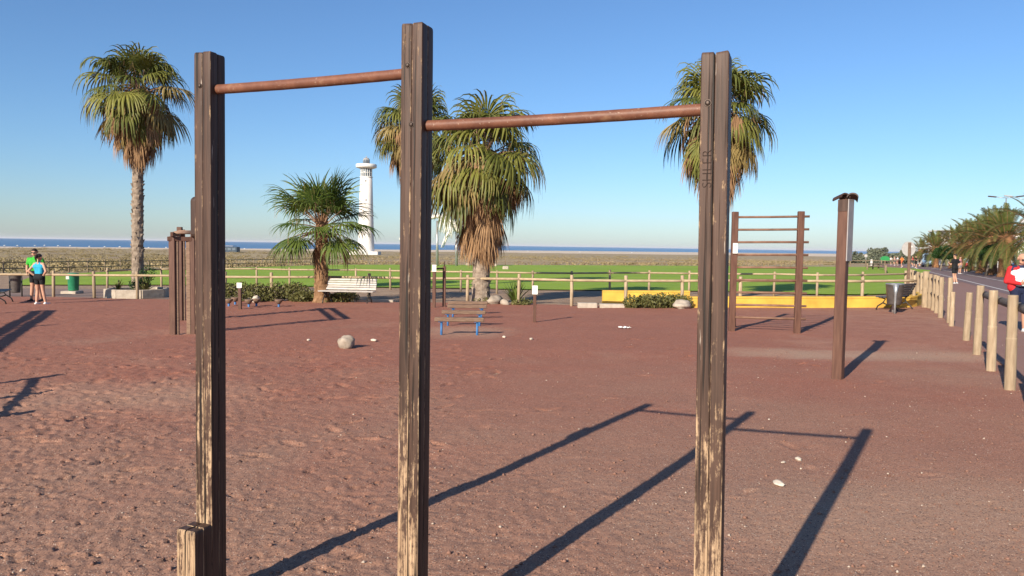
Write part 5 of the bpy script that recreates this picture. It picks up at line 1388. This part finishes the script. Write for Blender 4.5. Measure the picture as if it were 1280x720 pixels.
    S += [(V_(0, .015, 1.45), hd(0, .005, 1.57), .056, .052, 'skin'), (hd(0, .018, 1.66), hd(0, -.012, 1.655), .092, .086, 'skin'), (hd(0, -.03, 1.60), hd(0, -.045, 1.57), .066, .046, 'skin'),
          (hd(-.03, -.045, 1.585), hd(.03, -.045, 1.585), .045, .045, 'skin'), (hd(0, -.096, 1.652), hd(0, -.112, 1.622), .010, .0155, 'skin'), (hd(-.02, -.085, 1.582), hd(.02, -.085, 1.582), .012, .012, 'lip'), (hd(-.04, -.085, 1.672), hd(.04, -.085, 1.672), .016, .016, 'skin')]
    for sg in (-1, 1): S.append((hd(sg * .09, .012, 1.655), hd(sg * .094, .018, 1.615), .019, .013, 'skin'))
    mb = MB()
    for a, c, ra, rb, l in S: capsule(mb, a, c, ra, rb)
    me0 = mb.mesh('body_raw', M['skin']); o = bpy.data.objects.new('body_raw', me0); col.objects.link(o)
    md = o.modifiers.new('r', 'REMESH'); md.mode = 'VOXEL'; md.voxel_size = voxel; md.use_smooth_shade = True
    sm = o.modifiers.new('s', 'SMOOTH'); sm.factor = .5; sm.iterations = 2
    me = bpy.data.meshes.new_from_object(o.evaluated_get(bpy.context.evaluated_depsgraph_get()))
    bpy.data.objects.remove(o); bpy.data.meshes.remove(me0)
    me.materials.clear(); labs = list(mats.keys())
    for k in labs: me.materials.append(mats[k])
    n = len(me.polygons); C = np.zeros(n * 3, np.float32); me.polygons.foreach_get('center', C); C = C.reshape(-1, 3)
    best = np.full(n, 1e9); idx_ = np.zeros(n, np.int32)
    for a, c, ra, rb, l in S:
        a = np.array(a); c = np.array(c); d = c - a; t = np.clip(((C - a) @ d) / max(d @ d, 1e-9), 0, 1)
        q = np.linalg.norm(C - (a + t[:, None] * d), axis=1) - (ra + (rb - ra) * t); u = q < best; best[u] = q[u]; idx_[u] = labs.index(l if l in labs else 'skin')
    me.polygons.foreach_set('material_index', idx_); me.polygons.foreach_set('use_smooth', np.ones(n, bool)); me.name = 'person_body'
    t = thing('person', p, label, 'person', rz, group); t.scale = (s, s, s)
    link('body', me, t)
    if hair:
        mb = MB(); vs = []; fs = []; N_ = 18; Mr = 9; R = random.Random(int(H * 1000)); c0 = Vector((0, .006, 1.662))
        lo = {'short': .15, 'long': .15, 'cropped': .2}[hair]
        for i in range(Mr + 1):
            for k in range(N_):
                a = 2 * pi * k / N_; back_ = .5 + .5 * sin(a); tmax = pi * (.36 + .30 * back_); th = tmax * i / Mr
                r_ = .102 + .004 * sin(k * 2.1 + i * 1.3) - (.008 if i == Mr else 0)
                vs.append(hd(c0.x + r_ * .93 * sin(th) * cos(a), c0.y + r_ * 1.08 * sin(th) * sin(a), c0.z + r_ * 1.0 * cos(th)))
        for i in range(Mr):
            for k in range(N_): fs.append((i * N_ + k, i * N_ + N_ + k, i * N_ + N_ + (k + 1) % N_, i * N_ + (k + 1) % N_))
        mb.add(vs, fs, 0, True)
        if hair == 'long': capsule(mb, hd(0, .11, 1.70), hd(0, .16, 1.64), .035, .04); capsule(mb, hd(0, .165, 1.64), hd(0, .13, 1.50), .038, .018)
        mb.obj('hair', M['hair'], t)
    for sg in (-1, 1):
        mb = MB(); capsule(mb, hd(sg * .033, -.093, 1.653), hd(sg * .034, -.094, 1.653), .009, .009); mb.obj('eye', M['iron'], t)
    if extras: extras(t, hd)
    return t
def outfit(shirt, shorts, shoe=(.6, .6, .6), **kw):
    d = {'skin': M['skin'], 'lip': cloth('lips', (.36, .16, .12)), 'shirt': cloth('shirt', shirt), 'shorts': cloth('shorts', shorts), 'shoe': cloth('shoes', shoe)}
    for k, c in kw.items(): d[k] = cloth(k, c)
    return d
black_ = (.012, .012, .014)
# man with the phone at the right edge
def phone(t, hd):
    mb = MB(); mb.box((.0, -.335, 1.135), (.075, .012, .15), Matrix.Rotation(radians(-50), 3, 'X'), bev=.004); mb.obj('phone', M['iron'], t)
    for sg in (-1, 1):
        mb = MB(); mb.box(hd(sg * .034, -.102, 1.655), (.05, .012, .034), bev=.004); mb.obj('sunglass_lens', M['iron'], t)
q = G(1272.5, 416.5)
person(q, radians(-12), 1.73, 'bald man in red and navy jacket and pale shirt looking at a phone', outfit((.60, .72, .74), (.012, .018, .05), (.68, .68, .68), jacket=(.55, .025, .03), yoke=(.02, .028, .07)),
       dict(jacket=True, sleeve=2, sleeve_mat='jacket', hem=.72, yoke='yoke', elbowR=(-.27, .02, 1.13), elbowL=(.27, .02, 1.13), wristR=(-.085, -.255, 1.09), wristL=(.085, -.255, 1.09), handR=(.45, -.75, .3), handL=(-.45, -.75, .3), palmR=(.6, .3, .6), palmL=(-.6, .3, .6), curl=.8, ankleR=(-.11, .0, .09), ankleL=(.13, .04, .09)), .009, hair=None, head_pitch=radians(22), build=1.12, extras=phone)
# couple on the left
def shades(t, hd):
    for sg in (-1, 1):
        mb = MB(); mb.box(hd(sg * .034, -.102, 1.655), (.056, .012, .036), bev=.004); mb.obj('sunglass_lens', M['iron'], t)
q = G(50, 381.2)
person(q, radians(172), 1.63, 'woman in turquoise tank top and black shorts, hands on hips, back to the viewer', outfit((.03, .36, .56), black_, (.72, .68, .66)),
       dict(straps=True, sleeve=0, hem=.42, yoke='skin', elbowR=(-.33, .10, 1.16), elbowL=(.33, .10, 1.16), wristR=(-.155, .02, 1.0), wristL=(.155, .02, 1.0), handR=(.5, -.6, -.2), handL=(-.5, -.6, -.2), palmR=(1, 0, 0), palmL=(-1, 0, 0), kneeR=(-.10, -.03, .5), ankleR=(-.17, -.05, .09), ankleL=(.08, .06, .09)), .010, hair='long', female=True, build=1.06)
q = G(51, 378)
person(q + Vector((-.32, .25, 0)), radians(8), 1.80, 'man in bright green T-shirt and sunglasses facing the woman in turquoise', outfit((.05, .42, .045), black_, (.03, .03, .035)),
       dict(sleeve=.6, hem=.6, elbowR=(-.28, .06, 1.15), elbowL=(.27, .06, 1.15), wristR=(-.20, -.12, .98), wristL=(.20, -.12, .98), ankleR=(-.14, 0, .09), ankleL=(.15, .05, .09)), .011, hair='short', head_pitch=radians(12), extras=shades, build=1.05)
# runner in black and walkers on the street
run = dict(sleeve=.6, hem=.6, elbowR=(-.25, .18, 1.15), elbowL=(.26, -.06, 1.13), wristR=(-.20, -.06, 1.10), wristL=(.16, -.26, 1.22), kneeR=(-.09, -.18, .55), ankleR=(-.09, .06, .22), toeR=(-.10, -.08, .10), kneeL=(.09, .02, .50), ankleL=(.10, .10, .09))
stand = dict(sleeve=.5, hem=.6)
q = G(1192.5, 355); person(q, radians(-158), 1.80, 'runner in black shirt and shorts on the promenade, seen from behind', outfit(black_, black_, (.5, .5, .5)), dict(run, ankleR=(-.10, .10, .10), kneeR=(-.10, -.03, .51), toeR=(-.12, -.06, .04)), .014, hair='short', build=1.12)
q = G(1199.5, 342.5); person(q, radians(20), 1.65, 'pedestrian in pink top beside the runner in black', outfit((.55, .25, .24), (.5, .42, .40)), stand, .02, hair='short', female=True)
q = G(1207, 340.5); person(q, radians(-30), 1.70, 'pedestrian in pale blue top and red shorts under the date palms', outfit((.42, .55, .66), (.5, .08, .07)), stand, .02, hair='short', female=True)
for k, (px, py, sh, so, lab) in enumerate(((1127, 334.5, (.80, .20, .04), (.45, .12, .05), 'distant runner in bright orange shirt'), (1140.5, 333.5, (.45, .03, .05), (.05, .05, .06), 'distant runner in dark red shirt'), (1144.5, 336, black_, black_, 'distant runner all in black, right of the one in red'), (1113.5, 331, (.65, .62, .60), (.05, .05, .06), 'distant runner in white, leftmost of the group'), (1118, 331.8, (.62, .40, .38), (.1, .08, .1), 'distant runner in pale pink left of the orange shirt'), (1121.5, 331.5, (.6, .6, .62), (.25, .03, .04), 'distant runner in white and red close to the orange shirt'), (1149, 333, (.16, .12, .10), (.05, .05, .06), 'distant runner in brown, rightmost of the group'))):
    person(G(px, py), radians(-158 + 40 * (k % 3)), 1.72, lab, outfit(sh, so), run, .03, 'runners far along the promenade', hair='short')
for o in list(bpy.data.objects):
    if o.type == 'MESH' and o.users == 0: bpy.data.objects.remove(o)

# ------------------------------------------------------------------ sea haze
mb = MB(); mb.box((0, 0, 21.0), (136000, 136000, 88.0))
hz_ = mb.mesh('haze', bpy.data.materials.new('thin sea haze')); hm = hz_.materials[0]; hm.use_nodes = True
hn = hm.node_tree; hn.nodes.clear(); ho = hn.nodes.new('ShaderNodeOutputMaterial'); hv = hn.nodes.new('ShaderNodeVolumePrincipled')
hv.inputs['Color'].default_value = (.93, .93, 1.0, 1); hv.inputs['Density'].default_value = 2.5e-5; hv.inputs['Anisotropy'].default_value = 0.0
hn.links.new(hv.outputs[0], ho.inputs['Volume'])
tag(link('haze', hz_), 'thin bluish haze over the sea and the far shore', 'haze', None, 'stuff')
